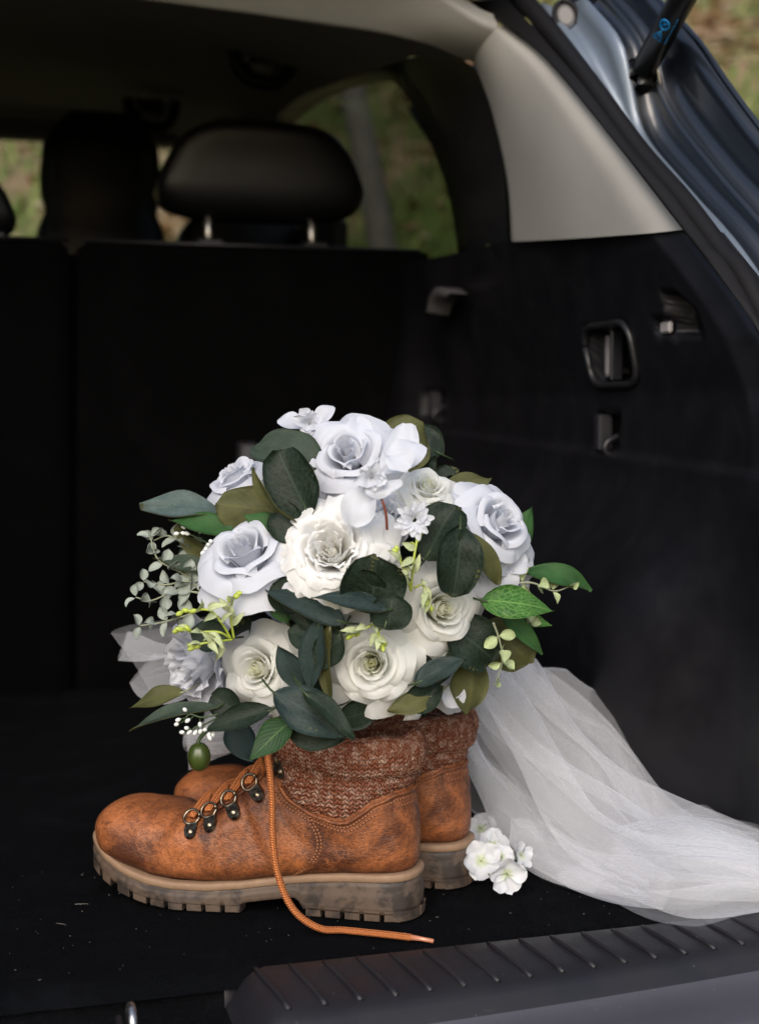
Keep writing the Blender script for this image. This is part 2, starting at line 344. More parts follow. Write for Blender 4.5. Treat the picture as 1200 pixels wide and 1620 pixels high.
# lever cup fittings
def pa(b, z): return float(panel_a(np.array(b), np.array(z)))
def rrect(b0, b1, z0, z1, r, n=6):
    out = []
    for cx, cz, a0 in ((b1-r, z1-r, 0), (b0+r, z1-r, 90), (b0+r, z0+r, 180), (b1-r, z0+r, 270)):
        for k in range(n+1): q = math.radians(a0+90*k/n); out.append((cx+r*math.cos(q), cz+r*math.sin(q)))
    return out
def ring_on_panel(name, b0, b1, z0, z1, r, rad, off, mat, parent):
    P = rrect(b0, b1, z0, z1, r); P.append(P[0]); P = np.array([(pa(b, z)+off, b, z) for b, z in P]); return tube(name, P, rad, mat, parent, seg=8)
lv = ring_on_panel('lever_bezel', .341, .458, .460, .526, .022, .004, -.001, M['satin_plastic'], side)
lc = pa(.4, .49)
ll = []
for b in np.linspace(.414, .447, 8):
    q = (b-.4305)/.0165; ll.append([(lc+.016-.006*(1-q*q), b, z) for z in np.linspace(.470, .516, 10)])
grid('release_lever', ll, M['lever_grey'], side, thick=.004)
bobj('lever_bar', (lc-.001, .396, .465), (lc+.014, .403, .521), M['satin_plastic'], side, .002)
bobj('lever_pad', (lc+.02, .354, .470), (lc+.028, .381, .516), GP, side, .003)
for b0, z0 in ((.425, .408), (.978, .443)):
    c = pa(b0, z0)
    bobj('bag_hook', (c-.006, b0+.006, z0-.022), (c+.012, b0+.022, z0+.02), M['grey_plastic'], side, .003)
    tube('hook_tip', even([(c+.01, b0-.012, z0-.004), (c-.004, b0-.012, z0-.010), (c-.008, b0-.012, z0-.018), (c-.004, b0-.012, z0-.024), (c+.008, b0-.012, z0-.026)], 14), .0035, M['satin_plastic'], side, seg=8)
c = pa(.27, .515); bobj('light_lens', (c+.004, .262, .510), (c+.01, .282, .522), M['lever_grey'], side, .002)
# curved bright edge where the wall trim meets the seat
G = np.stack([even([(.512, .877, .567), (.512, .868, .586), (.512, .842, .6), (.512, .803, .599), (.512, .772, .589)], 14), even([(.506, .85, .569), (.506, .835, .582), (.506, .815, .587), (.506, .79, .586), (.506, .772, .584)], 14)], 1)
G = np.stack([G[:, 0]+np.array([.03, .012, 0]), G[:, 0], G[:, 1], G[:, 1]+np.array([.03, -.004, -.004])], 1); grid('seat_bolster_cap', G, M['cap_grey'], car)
# ---- cream D-pillar trim
I_ = [(.539, .644, .643), (.524, .611, .71), (.508, .608, .784), (.498, .62, .83), (.4935, .629, .853)]
O_ = [(.548, .191, .602), (.5355, .25, .658), (.523, .309, .714), (.501, .424, .815), (.488, .522, .876)]
nI = 34; I = even(I_, nI); Ou = even(O_, nI); K = 26
def trim_rows(I, Ou, nrm, lip=.02):
    rows = []
    for k in range(K):
        f = k/(K-1); p = I+(Ou-I)*f
        bulge = .012*math.sin(math.pi*min(1, f*1.02))
        p = p+nrm*bulge
        e = max(0, (f-.84)/.16); p = p-nrm*(.022*e*e)
        e2 = max(0, (.07-f)/.07); p = p-nrm*(.03*e2*e2)
        rows.append(p)
    return np.stack(rows, 1)
nrm = np.array([-.95, -.2, -.2]); nrm /= np.linalg.norm(nrm)
grid('pillar_trim', trim_rows(I, Ou, nrm), M['beige_plastic'], car)
# header trim across the roof opening
hz = lambda a: np.interp(abs(a), [0, .066, .205, .366, .43, .4935], [.889, .888, .881, .871, .863, .853])
aa = np.r_[np.linspace(.4925, -.4925, 60)]
I2 = np.stack([aa, .605+.024*ss(np.abs(aa), .42, .4935), hz(aa)], -1); eo = ss(np.abs(aa), .34, .4935); O2 = np.stack([aa*.99, .545-.023*eo, hz(aa)+.085-.062*eo], -1)
nr2 = np.array([0, -.8, -.6]); hdr = trim_rows(I2, O2, nr2)
hdr[:, :, 2] -= .0; grid('header_trim', hdr, M['beige_plastic'], car)
# ---- dark window surround and side window
Wd = even([(.557, .866, .649), (.541, .856, .722), (.527, .876, .785), (.509, .935, .87), (.495, 1.053, .93), (.48, 1.494, .985), (.475, 2.2, .975)], 60)
Su = even([(.541, .642, .645), (.527, .613, .71), (.512, .612, .784), (.498, .636, .85), (.475, .8, .905), (.45, 1.4, .975), (.45, 2.2, .985)], 60)
G = np.stack([Su+np.array([.004, .006, 0]), Su*.7+Wd*.3+np.array([-.004, 0, 0]), Su*.3+Wd*.7+np.array([-.002, 0, 0]), Wd, Wd+np.array([.03, .004, 0])], 1)
grid('window_surround', G, M['satin_plastic'], car)
top = [(p[0]+.012, p[1], p[2]) for p in Wd]; bot = [(np.interp(p[1], [.8, 2.2], [.572, .57]), p[1], .64) for p in Wd]
grid('side_window', np.stack([np.array(bot), np.array(top)], 1), M['tint'], car, smooth=False)
# door panel below the belt line, roof lining, left side, cabin floor
bobj('door_panel', (.575, 1.24, -.4), (.62, 3.0, .655), BP, car, .01)
bobj('door_pillar', (.47, 2.1, .62), (.56, 2.22, 1.0), BP, car, .01); bobj('daylight_blocker', (.50, 1.46, .6), (.56, 2.09, .80), BP, car, .03)  # second box is added, dark, to hide daylight below the headrest
rb = np.linspace(.6, 2.35, 40); ra = np.linspace(-1, 1, 31)
def roof_z(b): return np.interp(b, [.6, .7, 1., 1.5, 2., 2.35], [.925, .94, .985, 1.04, 1.09, 1.10])
def roof_w(b): return np.interp(b, [.6, .7, .8, 1.4, 2.35], [.487, .49, .475, .45, .45])
G = np.array([[(roof_w(b)*q, b, roof_z(b)-.035*abs(q)**3-(roof_z(b)-float(np.interp(b, [.6, .64, .8, 1.4, 2.35], [.875, .86, .905, .975, .985]))-.035)*abs(q)**7) for q in ra] for b in rb])
hl = grid('headliner', G, M['headliner'], car); tag(hl, 'dark grey fabric roof lining')
R2 = G.copy(); R2[..., 2] += .05; R2[..., 0] *= 1.15
V, f = merge([(R2, gfaces(len(rb), len(ra)))]); obj('roof', V, f, M['car_paint'], car)
G = np.array([[(a, b, z) for b, z in ((.49, .925), (.44, .945), (.47, .975), (.62, 1.0))] for a in np.linspace(-.56, .56, 20)]); grid('roof_edge', G, M['car_paint'], car)
for a, b, z in ((.255, 1.85, 1.03), (.355, 1.22, .985)):      # belt guide and grab handle under the roof
    P = even([(a-.05, b, z+.02), (a-.045, b, z-.01), (a-.02, b, z-.03), (a+.02, b, z-.032), (a+.04, b, z-.012), (a+.045, b, z+.02)], 20); tube('grab_handle', P, .011, BP, hl, seg=10)
    Vv, ff = box((a-.035, b+.006, z-.012), (a+.03, b+.05, z+.03), .012); obj('handle_mount', Vv, ff, M['headliner'], hl)
# left wall: belt panel, window, pillars
bobj('left_trim', (-.63, .03, -.03), (-.58, 1.25, .64), BP, car, .01); bobj('left_door', (-.63, 1.255, -.4), (-.585, 3.0, .655), BP, car, .01)
G = np.array([[(-p[0], p[1], p[2]) for p in r] for r in trim_rows(I, Ou, nrm)]); grid('left_pillar_trim', G, M['beige_plastic'], car)
G = np.stack([Su*np.array([-1, 1, 1]), Wd*np.array([-1, 1, 1]), Wd*np.array([-1, 1, 1])-np.array([.03, 0, 0])], 1); grid('left_window_surround', G, M['satin_plastic'], car)
grid('left_side_window', np.stack([np.array(bot)*np.array([-1, 1, 1]), np.array(top)*np.array([-1, 1, 1])], 1), M['tint'], car, smooth=False)
bobj('left_door_pillar', (-.56, 2.1, .62), (-.47, 2.22, 1.0), BP, car, .01)
bobj('cabin_floor', (-.62, 1.2, -.43), (.62, 3.1, -.40), M['carpet'], car, .01)
bobj('dashboard', (-.6, 2.65, -.4), (.6, 3.15, .52), BP, car, .06)
G = np.array([[(a*(1-.12*k), 2.36+.72*(1-k), 1.09-.54*(1-k)-.03*(a/.5)**2) for k in (0, .5, 1)] for a in np.linspace(-.56, .56, 12)]); grid('windscreen', G, M['clear'], car)
for s in (-1, 1): tube('windscreen_pillar', [(s*.6, 3.1, .52), (s*.55, 2.75, .75), (s*.48, 2.3, 1.04)], .035, BP, car, seg=8)
bobj('visor_band', (-.5, 2.28, 1.045), (.5, 2.35, 1.09), M['headliner'], car, .01)
# ---- rear seat backs (split 60/40), head restraints
seat = link('rear_seat', None, car); tag(seat, 'black carpeted backs of the folding rear seat')
def seatback(a0, a1, name):
    na, nzz = 40, 50; G = np.zeros((na, nzz, 3))
    for i, u in enumerate(np.linspace(0, 1, na)):
        for j, v in enumerate(np.linspace(0, 1, nzz)):
            a = a0+(a1-a0)*u; z = -.03+.705*v; e = min(u, 1-u)*(a1-a0)
            b = 1.19-.145*v+.02*(1-min(1, e/.018))**2; zt = z-.010*(1-min(1, e/.02))**2*(v > .95)
            if v > .97: b += .012*((v-.97)/.03)**2
            G[i, j] = (a, b, zt)
    top = G[:, -1].copy(); top[:, 1] += .13; top[:, 2] += .004; G = np.concatenate([G, top[:, None]], 1)
    return grid(name, G, M['seatback_carpet'], seat, flip=True)
seatback(.048, .585, 'seat_back'); seatback(-.575, .036, 'seat_back')
G = np.array([[(a, 1.235-.14*v, -.03+.69*v) for v in (0, .5, 1)] for a in (-.57, .58)]); grid('gap_blocker', G, M['seatback_carpet'], seat, flip=True)  # dark sheet added behind the seat backs to block light through the split
for a0, a1 in ((.05, .56), (-.56, .034)): tube('top_edge_trim', [(a0+.005, 1.052, .6755), (a1, 1.052, .6755)], .003, M['satin_plastic'], seat, seg=8)
an = bobj('child_seat_anchor', (.284, 1.098, .350), (.316, 1.118, .386), M['satin_plastic'], seat, .004); bobj('anchor_loop', (.291, 1.094, .356), (.309, 1.0985, .380), M['lit_grey'], seat, .002)
def headrest(ac, w, h, zc, name='headrest', bc=1.10, posts=True, roundd=2.6):
    n1, n2 = 26, 30; G = np.zeros((n1, n2, 3))
    for i, q in enumerate(np.linspace(-1, 1, n1)):
        ww = w*np.sign(q)*(1-(1-abs(q))**1.7)
        env = (1-abs(q)**roundd)**(1/roundd)
        for j, t_ in enumerate(np.linspace(0, 2*math.pi, n2, endpoint=False)):
            c, s = math.cos(t_), math.sin(t_); ex = .75
            zz = np.sign(s)*abs(s)**ex*h*env; dd = np.sign(c)*abs(c)**ex*.055*(env**.6)
            if zz > 0: dd -= .035*(zz/h)**2
            else: ww_ = ww
            G[i, j] = (ac+ww*(1-.30*max(0, .3+.7*zz/h)**1.3), bc+dd+.12*zz*0, zc+zz)
    o = grid(name, G, M['seat_leather'], seat, cv=True, caps=True)
    if posts:
        for s in (-1, 1):
            tube('headrest_post', [(ac+s*.079, bc-.012, .655), (ac+s*.079, bc-.006, zc-h*.55)], .0062, M['steel'], seat, seg=12)
            bobj('post_guide', (ac+s*.079-.02, bc-.035, .676), (ac+s*.079+.02, bc+.01, .687), M['satin_plastic'], seat, .004)
    return o
headrest(.32, .158, .072, .787); headrest(-.15, .115, .05, .725); headrest(-.40, .148, .062, .778)
# front seats further ahead
def front_seat(ac, name, ws_=.24, wh=.125):
    fs = link(name, None, car)
    n1, n2 = 30, 24; G = np.zeros((n1, n2, 3))
    for i, v in enumerate(np.linspace(0, 1, n1)):
        z = .1+.90*v; w = np.interp(v, [0, .5, .75, .79, .84, .94, 1], [ws_, ws_, ws_*.95, wh*.9, wh, wh*.92, wh*.5]); d = np.interp(v, [0, .7, .8, .95, 1], [.09, .07, .05, .05, .015])
        for j, t_ in enumerate(np.linspace(0, 2*math.pi, n2, endpoint=False)):
            c, s = math.cos(t_), math.sin(t_); G[i, j] = (ac+np.sign(c)*abs(c)**.6*w, 1.86-.1*v+np.sign(s)*abs(s)**.7*d, z)
    grid('seat_shell', G, M['seat_leather'], fs, cv=True, caps=True); return fs
front_seat(.145, 'front_seat', .13, .118); front_seat(.42, 'front_seat', .14, .11); front_seat(-.42, 'front_seat')
# seat belt hanging by the side window
P = even([(.47, 1.55, .93), (.50, 1.5, .80), (.54, 1.44, .66)], 10); G = np.stack([P, P+np.array([0, .045, .01])], 1); grid('seat_belt', G, M['rubber'], car, thick=.0015)
# ---- body opening: seal, painted jamb, outer quarter panel
bo = even([(.57, .03, -.03), (.578, .035, .2), (.575, .06, .42), (.57, .09, .499), (.56, .129, .544), (.548, .191, .602), (.523, .309, .714), (.501, .424, .815), (.487, .524, .877), (.477, .604, .923)], 60)
ws = even([(.605, .0, -.03), (.606, .02, .2), (.602, .07, .42), (.592, .128, .536), (.585, .162, .568), (.573, .214, .621), (.56, .284, .68), (.544, .354, .756), (.528, .418, .829), (.514, .476, .891)], 60)
gu = even([(.69, -.01, -.03), (.68, .02, .2), (.665, .08, .4), (.626, .185, .565), (.607, .277, .65), (.595, .339, .704), (.588, .362, .736), (.578, .366, .781), (.568, .376, .828), (.556, .432, .882)], 60)
bd = even([(.735, -.03, -.03), (.73, -.02, .2), (.72, .02, .4), (.68, .13, .6), (.66, .175, .66), (.644, .22, .71), (.632, .263, .761), (.621, .308, .815), (.609, .37, .87), (.595, .43, .93)], 60)
mid = bo*.5+ws*.5
G = np.stack([bo+np.array([.012, .015, 0]), bo, bo*.8+ws*.2+np.array([-.004, -.010, -.004]), bo*.45+ws*.55+np.array([-.002, -.012, -.003])], 1)
grid('opening_trim', G, M['rubber'], car)
tube('door_seal', bo*.22+ws*.78+np.array([0, -.006, 0]), .0105, M['rubber'], car, seg=12)
def across(A_, B_, fs, dep):
    return np.stack([A_*(1-f)+B_*f+np.array([d*.45, d, -d*.3]) for f, d in zip(fs, dep)], 1)
jam = grid('door_jamb', across(ws, gu, (-.1, .1, .3, .5, .7, .88, 1.), (.02, .004, .012, .012, .006, -.004, 0)), M['sky_lit_paint'], car); tag(jam, 'painted metal around the boot opening, coloured pale for the sky it reflects')
grid('lamp_panel', across(gu, bd, (0, .12, .38, .42, .46, .72, .78, .82, .94, 1.), (0, .018, .022, .014, .022, .018, .0, -.002, -.004, .004)), M['gloss_navy'], car)
ex = np.stack([bd, bd+np.array([.01, .02, .004]), bd+np.array([.02, .2, .01]), bd+np.array([.03, .9, .02])], 1); grid('quarter_panel', ex, M['car_paint'], car)
tube('panel_edge', bd, .003, M['gloss_navy'], car, seg=6)
# rubber plug in the jamb
pc = np.array([.538, .452, .868]); Rz = frame((-.35, -.85, .1), (-.2, .35, .9))
def oval(rx_, ry_, h, n=28, r0=0): return [pc+Rz[0]*math.cos(q)*rx_+Rz[1]*math.sin(q)*ry_+Rz[2]*h for q in np.linspace(0, 2*math.pi, n, endpoint=False)]
plug = obj('rubber_plug', [pc+Rz[2]*.0035]+oval(.008, .006, .0045)+oval(.014, .0105, .004)+oval(.0165, .0128, .001), [(0, 1+i, 1+(i+1) % 28) for i in range(28)]+[(1+k*28+i, 29+k*28+i, 29+k*28+(i+1) % 28, 1+k*28+(i+1) % 28) for k in (0, 1) for i in range(28)], M['cap_grey'], jam)
tube('plug_rim', np.array(oval(.0165, .0125, .004)+oval(.0165, .0125, .004)[:1]), .0028, M['rubber'], jam, seg=8)
# gas strut with its printed warning marks
s0 = np.array([.592, .392, .782]); s1 = np.array([.572, .075, .935]); sd = (s1-s0)/np.linalg.norm(s1-s0)
gs = tube('gas_strut', [s0+sd*.03, s0+sd*.032, s1], [.011, .0135, .0135], M['strut_black'], car, seg=28); tag(gs, 'black gas strut with blue warning symbols')
V, f = box((-.017, -.017, -.02), (.017, .017, .034), .008); Rs = frame(sd); obj('ball_socket', s0+V@Rs, f, M['strut_black'], gs)
tube('clip_wire', even([s0+Rs[0]*.0+np.array([-.005, -.02, .02]), s0+np.array([.010, -.03, .016]), s0+np.array([.016, -.030, .0]), s0+np.array([.02, -.026, -.016])], 14), .0022, M['steel'], gs, seg=6)
tube('fixing_bolt', [s0-np.array([.012, .004, .012]), s0-np.array([.004, .014, .03])], .007, M['antique'], gs, seg=8)
vdir = np.array([-.69, -1.34, -.40])      # the print faces rearwards and inboard
vdir -= sd*(vdir@sd); vdir /= np.linalg.norm(vdir); sdv = np.cross(vdir, sd)
def on_strut(l, w):      # a point on the strut's surface: l along it, w round it
    a = w/.0135; return s0+sd*l+.01362*(vdir*math.cos(a)+sdv*math.sin(a))
def mark(name, pts, r=.0007): return tube(name, [on_strut(*p) for p in pts], r, M['blue_print'], gs, seg=5)
mark('warning_triangle', [(.088, .008), (.088, -.002), (.100, .003), (.088, .008)], .0011); mark('warning_bar', [(.090, .003), (.096, .003)])
q = [(.109+.006*math.cos(t_), .003+.005*math.sin(t_)) for t_ in np.linspace(0, 6.283, 20)]; mark('warning_circle', q, .0011); mark('circle_stroke', [(.105, 0), (.113, .006)]); mark('circle_stroke', [(.105, .006), (.113, 0)])
for k in range(9):
    l = .086+k*.0042; mark('print_line', [(l, -.0065), (l+.0022, -.0065)], .0006)
# ------------------------------------------------------------------ boots
t = MT('boot_leather'); o = t.obj()
v1 = t.voro(430, vec=t.map(o, (.75, .75, 1.35), (0, .5, 0))); n1 = t.noise(17, 6, .66, dist=.6); n2 = t.noise(240, 4, .7, dist=.5); n3 = t.noise(700, 3, .6); cr = t.voro(150, 'DISTANCE_TO_EDGE', vec=t.map(o, (1, 1, 1.5)))
c = t.mix(t.ramp(n1, [(.39, 0.), (.62, 1.)]), (.075, .022, .008), (.37, .122, .039))
c = t.mix(t.math('MULTIPLY', t.ramp(n2, [(.40, 1.), (.54, 0.)]), .45), c, (.05, .014, .007))
c = t.mix(t.math('MULTIPLY', t.ramp(v1, [(.14, 1.), (.42, 0.)]), t.ramp(t.noise(60, 3), [(.40, .1), (.62, .6)])), c, (.03, .011, .007))
c = t.mix(t.math('MULTIPLY', t.ramp(cr, [(.0, 1.), (.06, 0.)]), t.ramp(t.noise(55, 3, vec=t.map(o, loc=(3, 1, 2))), [(.45, 0.), (.62, .55)])), c, (.4, .14, .05))
c = t.mix(t.ramp(t.noise(18, 5, .7, vec=t.map(o, loc=(7, 2, 4))), [(.62, 0.), (.74, .3)]), c, (.3, .15, .085))
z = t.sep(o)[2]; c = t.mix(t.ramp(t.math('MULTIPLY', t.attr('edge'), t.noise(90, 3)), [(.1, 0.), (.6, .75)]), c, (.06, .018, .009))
t.set(col=c, rough=t.ramp(n2, [(.3, .65), (.7, .42)]), spec=.4, normal=t.bump(n2, .28, .0011, t.bump(v1, .4, .0008, t.bump(n3, .3, .0003)))); M['leather'] = t.m
t = MT('welt'); n = t.noise(120, 4, .6); st = t.math('FRACT', t.math('MULTIPLY', t.sep(t.uv())[0], 130.)); t.set(col=t.mix(n, (.19, .112, .066), (.3, .195, .12)), rough=.65, normal=t.bump(t.ramp(st, [(.1, 0.), (.3, 1.), (.8, 1.), (.95, 0.)]), .15, .0006)); M['welt'] = t.m
t = MT('gum_sole'); a = t.noise(38, 5, .62, dist=.6); b = t.noise(140, 4, .7)
c = t.mix(b, (.065, .045, .033), (.125, .088, .064)); c = t.mix(t.ramp(a, [(.47, 0.), (.58, .8)]), c, (.018, .015, .0145)); c = t.mix(t.ramp(t.noise(16, 3), [(.5, 0.), (.62, .35)]), c, (.06, .052, .052))
t.set(col=c, rough=t.ramp(b, [(.3, .42), (.7, .7)]), spec=.35, normal=t.bump(b, .2, .0008)); M['sole'] = t.m
t = MT('knit'); wob = t.noise(230, 2); u, v, _ = t.sep(t.uv()); u = t.math('ADD', u, t.math('MULTIPLY', wob, .4)); v = t.math('ADD', v, t.math('MULTIPLY', wob, .5)); cx = t.math('FRACT', u); row = t.math('FRACT', t.math('ADD', v, t.math('MULTIPLY', t.math('ABSOLUTE', t.math('SUBTRACT', cx, .5)), 1.3)))
hh = t.math('MULTIPLY', t.math('SINE', t.math('MULTIPLY', row, 3.14159)), t.math('POWER', t.math('SINE', t.math('MULTIPLY', t.math('FRACT', t.math('MULTIPLY', cx, 2.)), 3.14159)), .7))
cv = t.new('ShaderNodeCombineXYZ'); t.l(t.math('MULTIPLY', u, 1.), cv.inputs[0]); t.l(t.math('MULTIPLY', v, .8), cv.inputs[1]); fl = t.noise(.75, 3, .65, vec=cv.outputs[0]); f2 = t.noise(4., 3, .7, vec=cv.outputs[0])
c = t.mix(t.ramp(f2, [(.35, 0.), (.65, 1.)]), (.13, .042, .024), (.36, .13, .07)); c = t.mix(t.ramp(fl, [(.46, 0.), (.68, .75)]), c, (.62, .42, .32)); c = t.mix(t.ramp(hh, [(.0, .6), (.4, 0.)]), c, (.07, .024, .015))
t.set(col=c, rough=1., spec=.08, normal=t.bump(hh, 1., .0022, t.bump(f2, .5, .0008))); M['knit'] = t.m
t = MT('knit_fibre'); t.set(col=t.mix(t.noise(90, 2), (.3, .1, .05), (.6, .4, .3)), rough=.9); M['fibre'] = t.m
t = MT('lace_cord'); u, v, _ = t.sep(t.uv()); q = t.math('FRACT', t.math('ADD', t.math('MULTIPLY', u, 480.), t.math('MULTIPLY', v, 2.))); q2 = t.math('SINE', t.math('MULTIPLY', q, 3.14159)); lane = t.math('FRACT', t.math('MULTIPLY', v, 4.))
c = t.mix(t.ramp(q2, [(.1, 0.), (.6, 1.)]), (.13, .035, .012), (.58, .2, .065)); c = t.mix(t.ramp(lane, [(.30, .0), (.36, .85), (.5, .85), (.56, 0.)]), c, (.17, .045, .015))
t.set(col=c, rough=.75, spec=.2, normal=t.bump(q2, .8, .0008)); M['lace'] = t.m
t = MT('thread'); s_ = t.math('FRACT', t.math('MULTIPLY', t.sep(t.uv())[0], 330.)); t.set(col=t.mix(t.ramp(s_, [(.1, 0.), (.25, 1.), (.7, 1.), (.85, 0.)]), (.04, .014, .008), (.33, .12, .045)), rough=.8, normal=t.bump(s_, .5, .0008)); M['thread'] = t.m
PQ = np.array([  # bottom or back point (x, z), top or front point (x, z), half width
 (.2985, .052, .2990, .0545, .004), (.2915, .044, .2950, .070, .026), (.278, .036, .2805, .0810, .0385), (.260, .030, .260, .0845, .0445), (.235, .0245, .238, .0825, .0475), (.21, .022, .216, .0795, .0482),
 (.18, .022, .197, .0815, .0470), (.15, .025, .181, .0895, .0445), (.11, .031, .167, .1005, .0415), (.07, .0355, .154, .114, .0395), (.03, .037, .145, .126, .0385), (.006, .042, .139, .1365, .0385),
 (.002, .065, .134, .146, .0390), (.003, .090, .131, .154, .0395), (.008, .113, .128, .160, .0405), (.011, .130, .1265, .166, .0410), (.012, .143, .126, .1705, .0415)])
SEC = crom(PQ, 16*12+1)
def sec(s):
    x = np.clip(np.asarray(s, float)*12, 0, 16*12); i = np.minimum(x.astype(int), 191); f = (x-i)[..., None]; return SEC[i]*(1-f)+SEC[i+1]*f
def bsurf(s, ph, off=0.):
    """boot upper: s runs from the toe (0) to the cuff (16), ph round the section from the bottom or back"""
    q = sec(s); c = -np.cos(ph); sn = np.sin(ph); foot = 1-ss(s, 8, 13)
    e1 = np.where(c < 0, 1-.45*foot, 1-.08*foot); e2 = np.where(c < 0, 1-.55*foot, 1-.1*foot)*.92
    cc = np.sign(c)*np.abs(c)**e1; sl = np.sign(sn)*np.abs(sn)**e2
    m = (q[..., 0:2]+q[..., 2:4])/2; d = (q[..., 2:4]-q[..., 0:2])/2
    L = np.linalg.norm(d, axis=-1)+1e-9; w = q[..., 4]
    y = sl*(w+off); k = cc*(1+off/L)
    x = m[..., 0]+d[..., 0]*k; z = m[..., 1]+d[..., 1]*k
    y = y-.006*np.sin(np.clip((x-.1)/.2, 0, 1)*math.pi)*0
    return np.stack([x, y, z], -1)
OUT = np.array([(-.0045, 0), (-.003, .012), (.002, .022), (.012, .030), (.03, .0345), (.06, .0358), (.09, .0362), (.12, .0385), (.15, .0435), (.18, .0490), (.21, .0520), (.24, .0515), (.262, .0470), (.281, .0390), (.295, .0285), (.3035, .0165), (.3065, 0)])
half = even(OUT, 90); OUTL = np.vstack([half, (half*np.array([1, -1]))[-2:0:-1]])
def inset(P, d):
    T = np.roll(P, -1, 0)-np.roll(P, 1, 0); T /= np.linalg.norm(T, axis=1)[:, None]; N = np.stack([T[:, 1], -T[:, 0]], 1)
    c = P.mean(0); s = np.sign(((c-P)*N).sum(1)); s = np.where(s == 0, 1, s); sg = 1 if s.sum() > 0 else -1; return P+N*sg*d
zt = lambda x: np.interp(x, [-.01, .02, .06, .09, .12, .15, .18, .21, .235, .26, .28, .295, .307], [.0415, .0400, .0385, .0355, .0310, .0265, .0240, .0240, .0265, .0325, .0400, .0475, .0535])
zb = lambda x: np.interp(x, [-.01, .02, .10, .15, .21, .235, .26, .28, .295, .307], [.0015, 0, 0, 0, 0, .003, .0085, .0155, .0225, .0285])
def boot(loc, yaw, label, seed, detail):
    root = link('boot', None); root.location = loc; root.rotation_euler = (0, 0, yaw); tag(root, label, 'boot', 'the pair of lace-up boots')
    ns, nph = 150, 84
    S, PH = np.meshgrid(np.linspace(0, 15.9, ns), np.linspace(0, 2*math.pi, nph, endpoint=False), indexing='ij')
    G = bsurf(S, PH)
    nz = vnoise(G, 38, seed)*.0022+vnoise(G, 90, seed+3)*.0009; side = np.sign(G[..., 1])*np.abs(np.sin(PH)); c = -np.cos(PH)
    wr = (1-np.abs(np.sin(S*2.6+1.4*np.cos(PH)+seed)))**3*ss(S, 4.2, 5.2)*(1-ss(S, 8.5, 10.5))*ss(c, -.5, .3)*-.0022
    G[..., 1] += side*nz*1.3+side*wr; G[..., 2] += np.maximum(c, 0)*(nz*.6+wr)*(S > 1)*(S < 9)
    low = np.clip(1-(G[..., 2]-zt(G[..., 0]))/.016, 0, 1)
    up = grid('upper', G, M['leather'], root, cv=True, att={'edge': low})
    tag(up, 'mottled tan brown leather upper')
    # sole: welt, midsole, lugs
    P = OUTL; n = len(P); u = np.r_[0, np.cumsum(np.linalg.norm(np.diff(P, axis=0), axis=1))]
    def ring(d, dz, ref): Q = inset(P, d); return np.c_[Q, ref(P[:, 0])+dz]
    G = np.stack([ring(.014, .0, zt), ring(.0055, .0008, zt), ring(.0038, .0, zt), ring(.0032, -.0014, zt), ring(.0034, -.0050, zt), ring(.0042, -.0058, zt), ring(.012, -.0058, zt)], 0)
    grid('welt', G, M['welt'], root, cv=True, flip=True, uv=np.stack(np.broadcast_arrays(u[None, :], np.arange(7)[:, None]/7), -1))
    def zlow(x):   # underside of the sole body: heel block, arch, forefoot
        ft = zb(x)+.0065; arch = zt(x)-.0175; w = ss(x, .098, .101)*(1-ss(x, .146, .153)); return ft*(1-w)+arch*w
    Q = inset(P, .0022); zl = zlow(P[:, 0]); zh = zt(P[:, 0])-.0055; rows = [np.c_[inset(P, .006), zh]]
    for f in np.linspace(0, 1, 6): rows.append(np.c_[inset(P, .0045-.0014*f+.0006*math.sin(f*9)), zh*(1-f)+zl*f])
    rows.append(np.c_[inset(P, .012), zl]); C = np.c_[np.stack([P[:, 0], P[:, 1]*.02], 1), zl]; rows.append(C)
    so = grid('outsole', np.array(rows), M['sole'], root, cv=True, flip=True, smooth=True); tag(so, 'translucent gum lug sole smeared dark')
    # lugs round the edge
    k = 0
    segs = [(.012, .098, 5), (.151, .268, 7), (.272, .300, 2)]
    for x0, x1, m in segs:
        for i in range(m):
            for sgn in (1, -1):
                a = x0+(x1-x0)*i/m; b = x0+(x1-x0)*(i+1)/m-.0042
                xs_ = np.linspace(a, b, 5); hw = np.interp(xs_, half[:, 0], half[:, 1])
                outer = np.c_[xs_, sgn*(hw-.0034)]; inner = np.c_[xs_, sgn*np.maximum(hw-.019, .002)]
                top = zlow(xs_)+.003; bt = zb(xs_)
                V = np.vstack([np.c_[outer, top], np.c_[outer*np.array([1, 1])-np.array([0, sgn*.0004]), bt+.0008], np.c_[outer-np.array([0, sgn*.0014]), bt], np.c_[inner, bt], np.c_[inner, top]])
                f = [(r*5+j, r*5+j+1, r*5+5+j+1, r*5+5+j) for r in range(4) for j in range(4)]+[(0, 5, 10, 15, 20), (24, 19, 14, 9, 4)]
                if sgn < 0: f = [q[::-1] for q in f]
                obj('lug', V, f, M['sole'], so, smooth=False)
    # rounded back of the heel: lugs between the sides
    for s0_, s1_ in ((-1., -.36), (-.26, .26), (.36, 1.)):
        q = np.linspace(s0_, s1_, 6)*.0285; xx = np.array([np.interp(abs(y), half[:12, 1], half[:12, 0]) for y in q])+.0018
        V = np.vstack([np.c_[xx, q, np.full(6, .0105)], np.c_[xx+.0006, q, np.full(6, .0016)], np.c_[xx+.0015, q, np.full(6, .0008)], np.c_[np.maximum(xx, .008)+.008, q, np.full(6, .0008)]])
        obj('lug', V, [(r*6+j, r*6+6+j, r*6+6+j+1, r*6+j+1) for r in range(3) for j in range(5)]+[(0, 18, 12, 6), (5, 11, 17, 23)], M['sole'], so, smooth=False)
    # knit collar set into the upper: round the back from side to side
    phf = 2.42; nc, nr = 120, 26
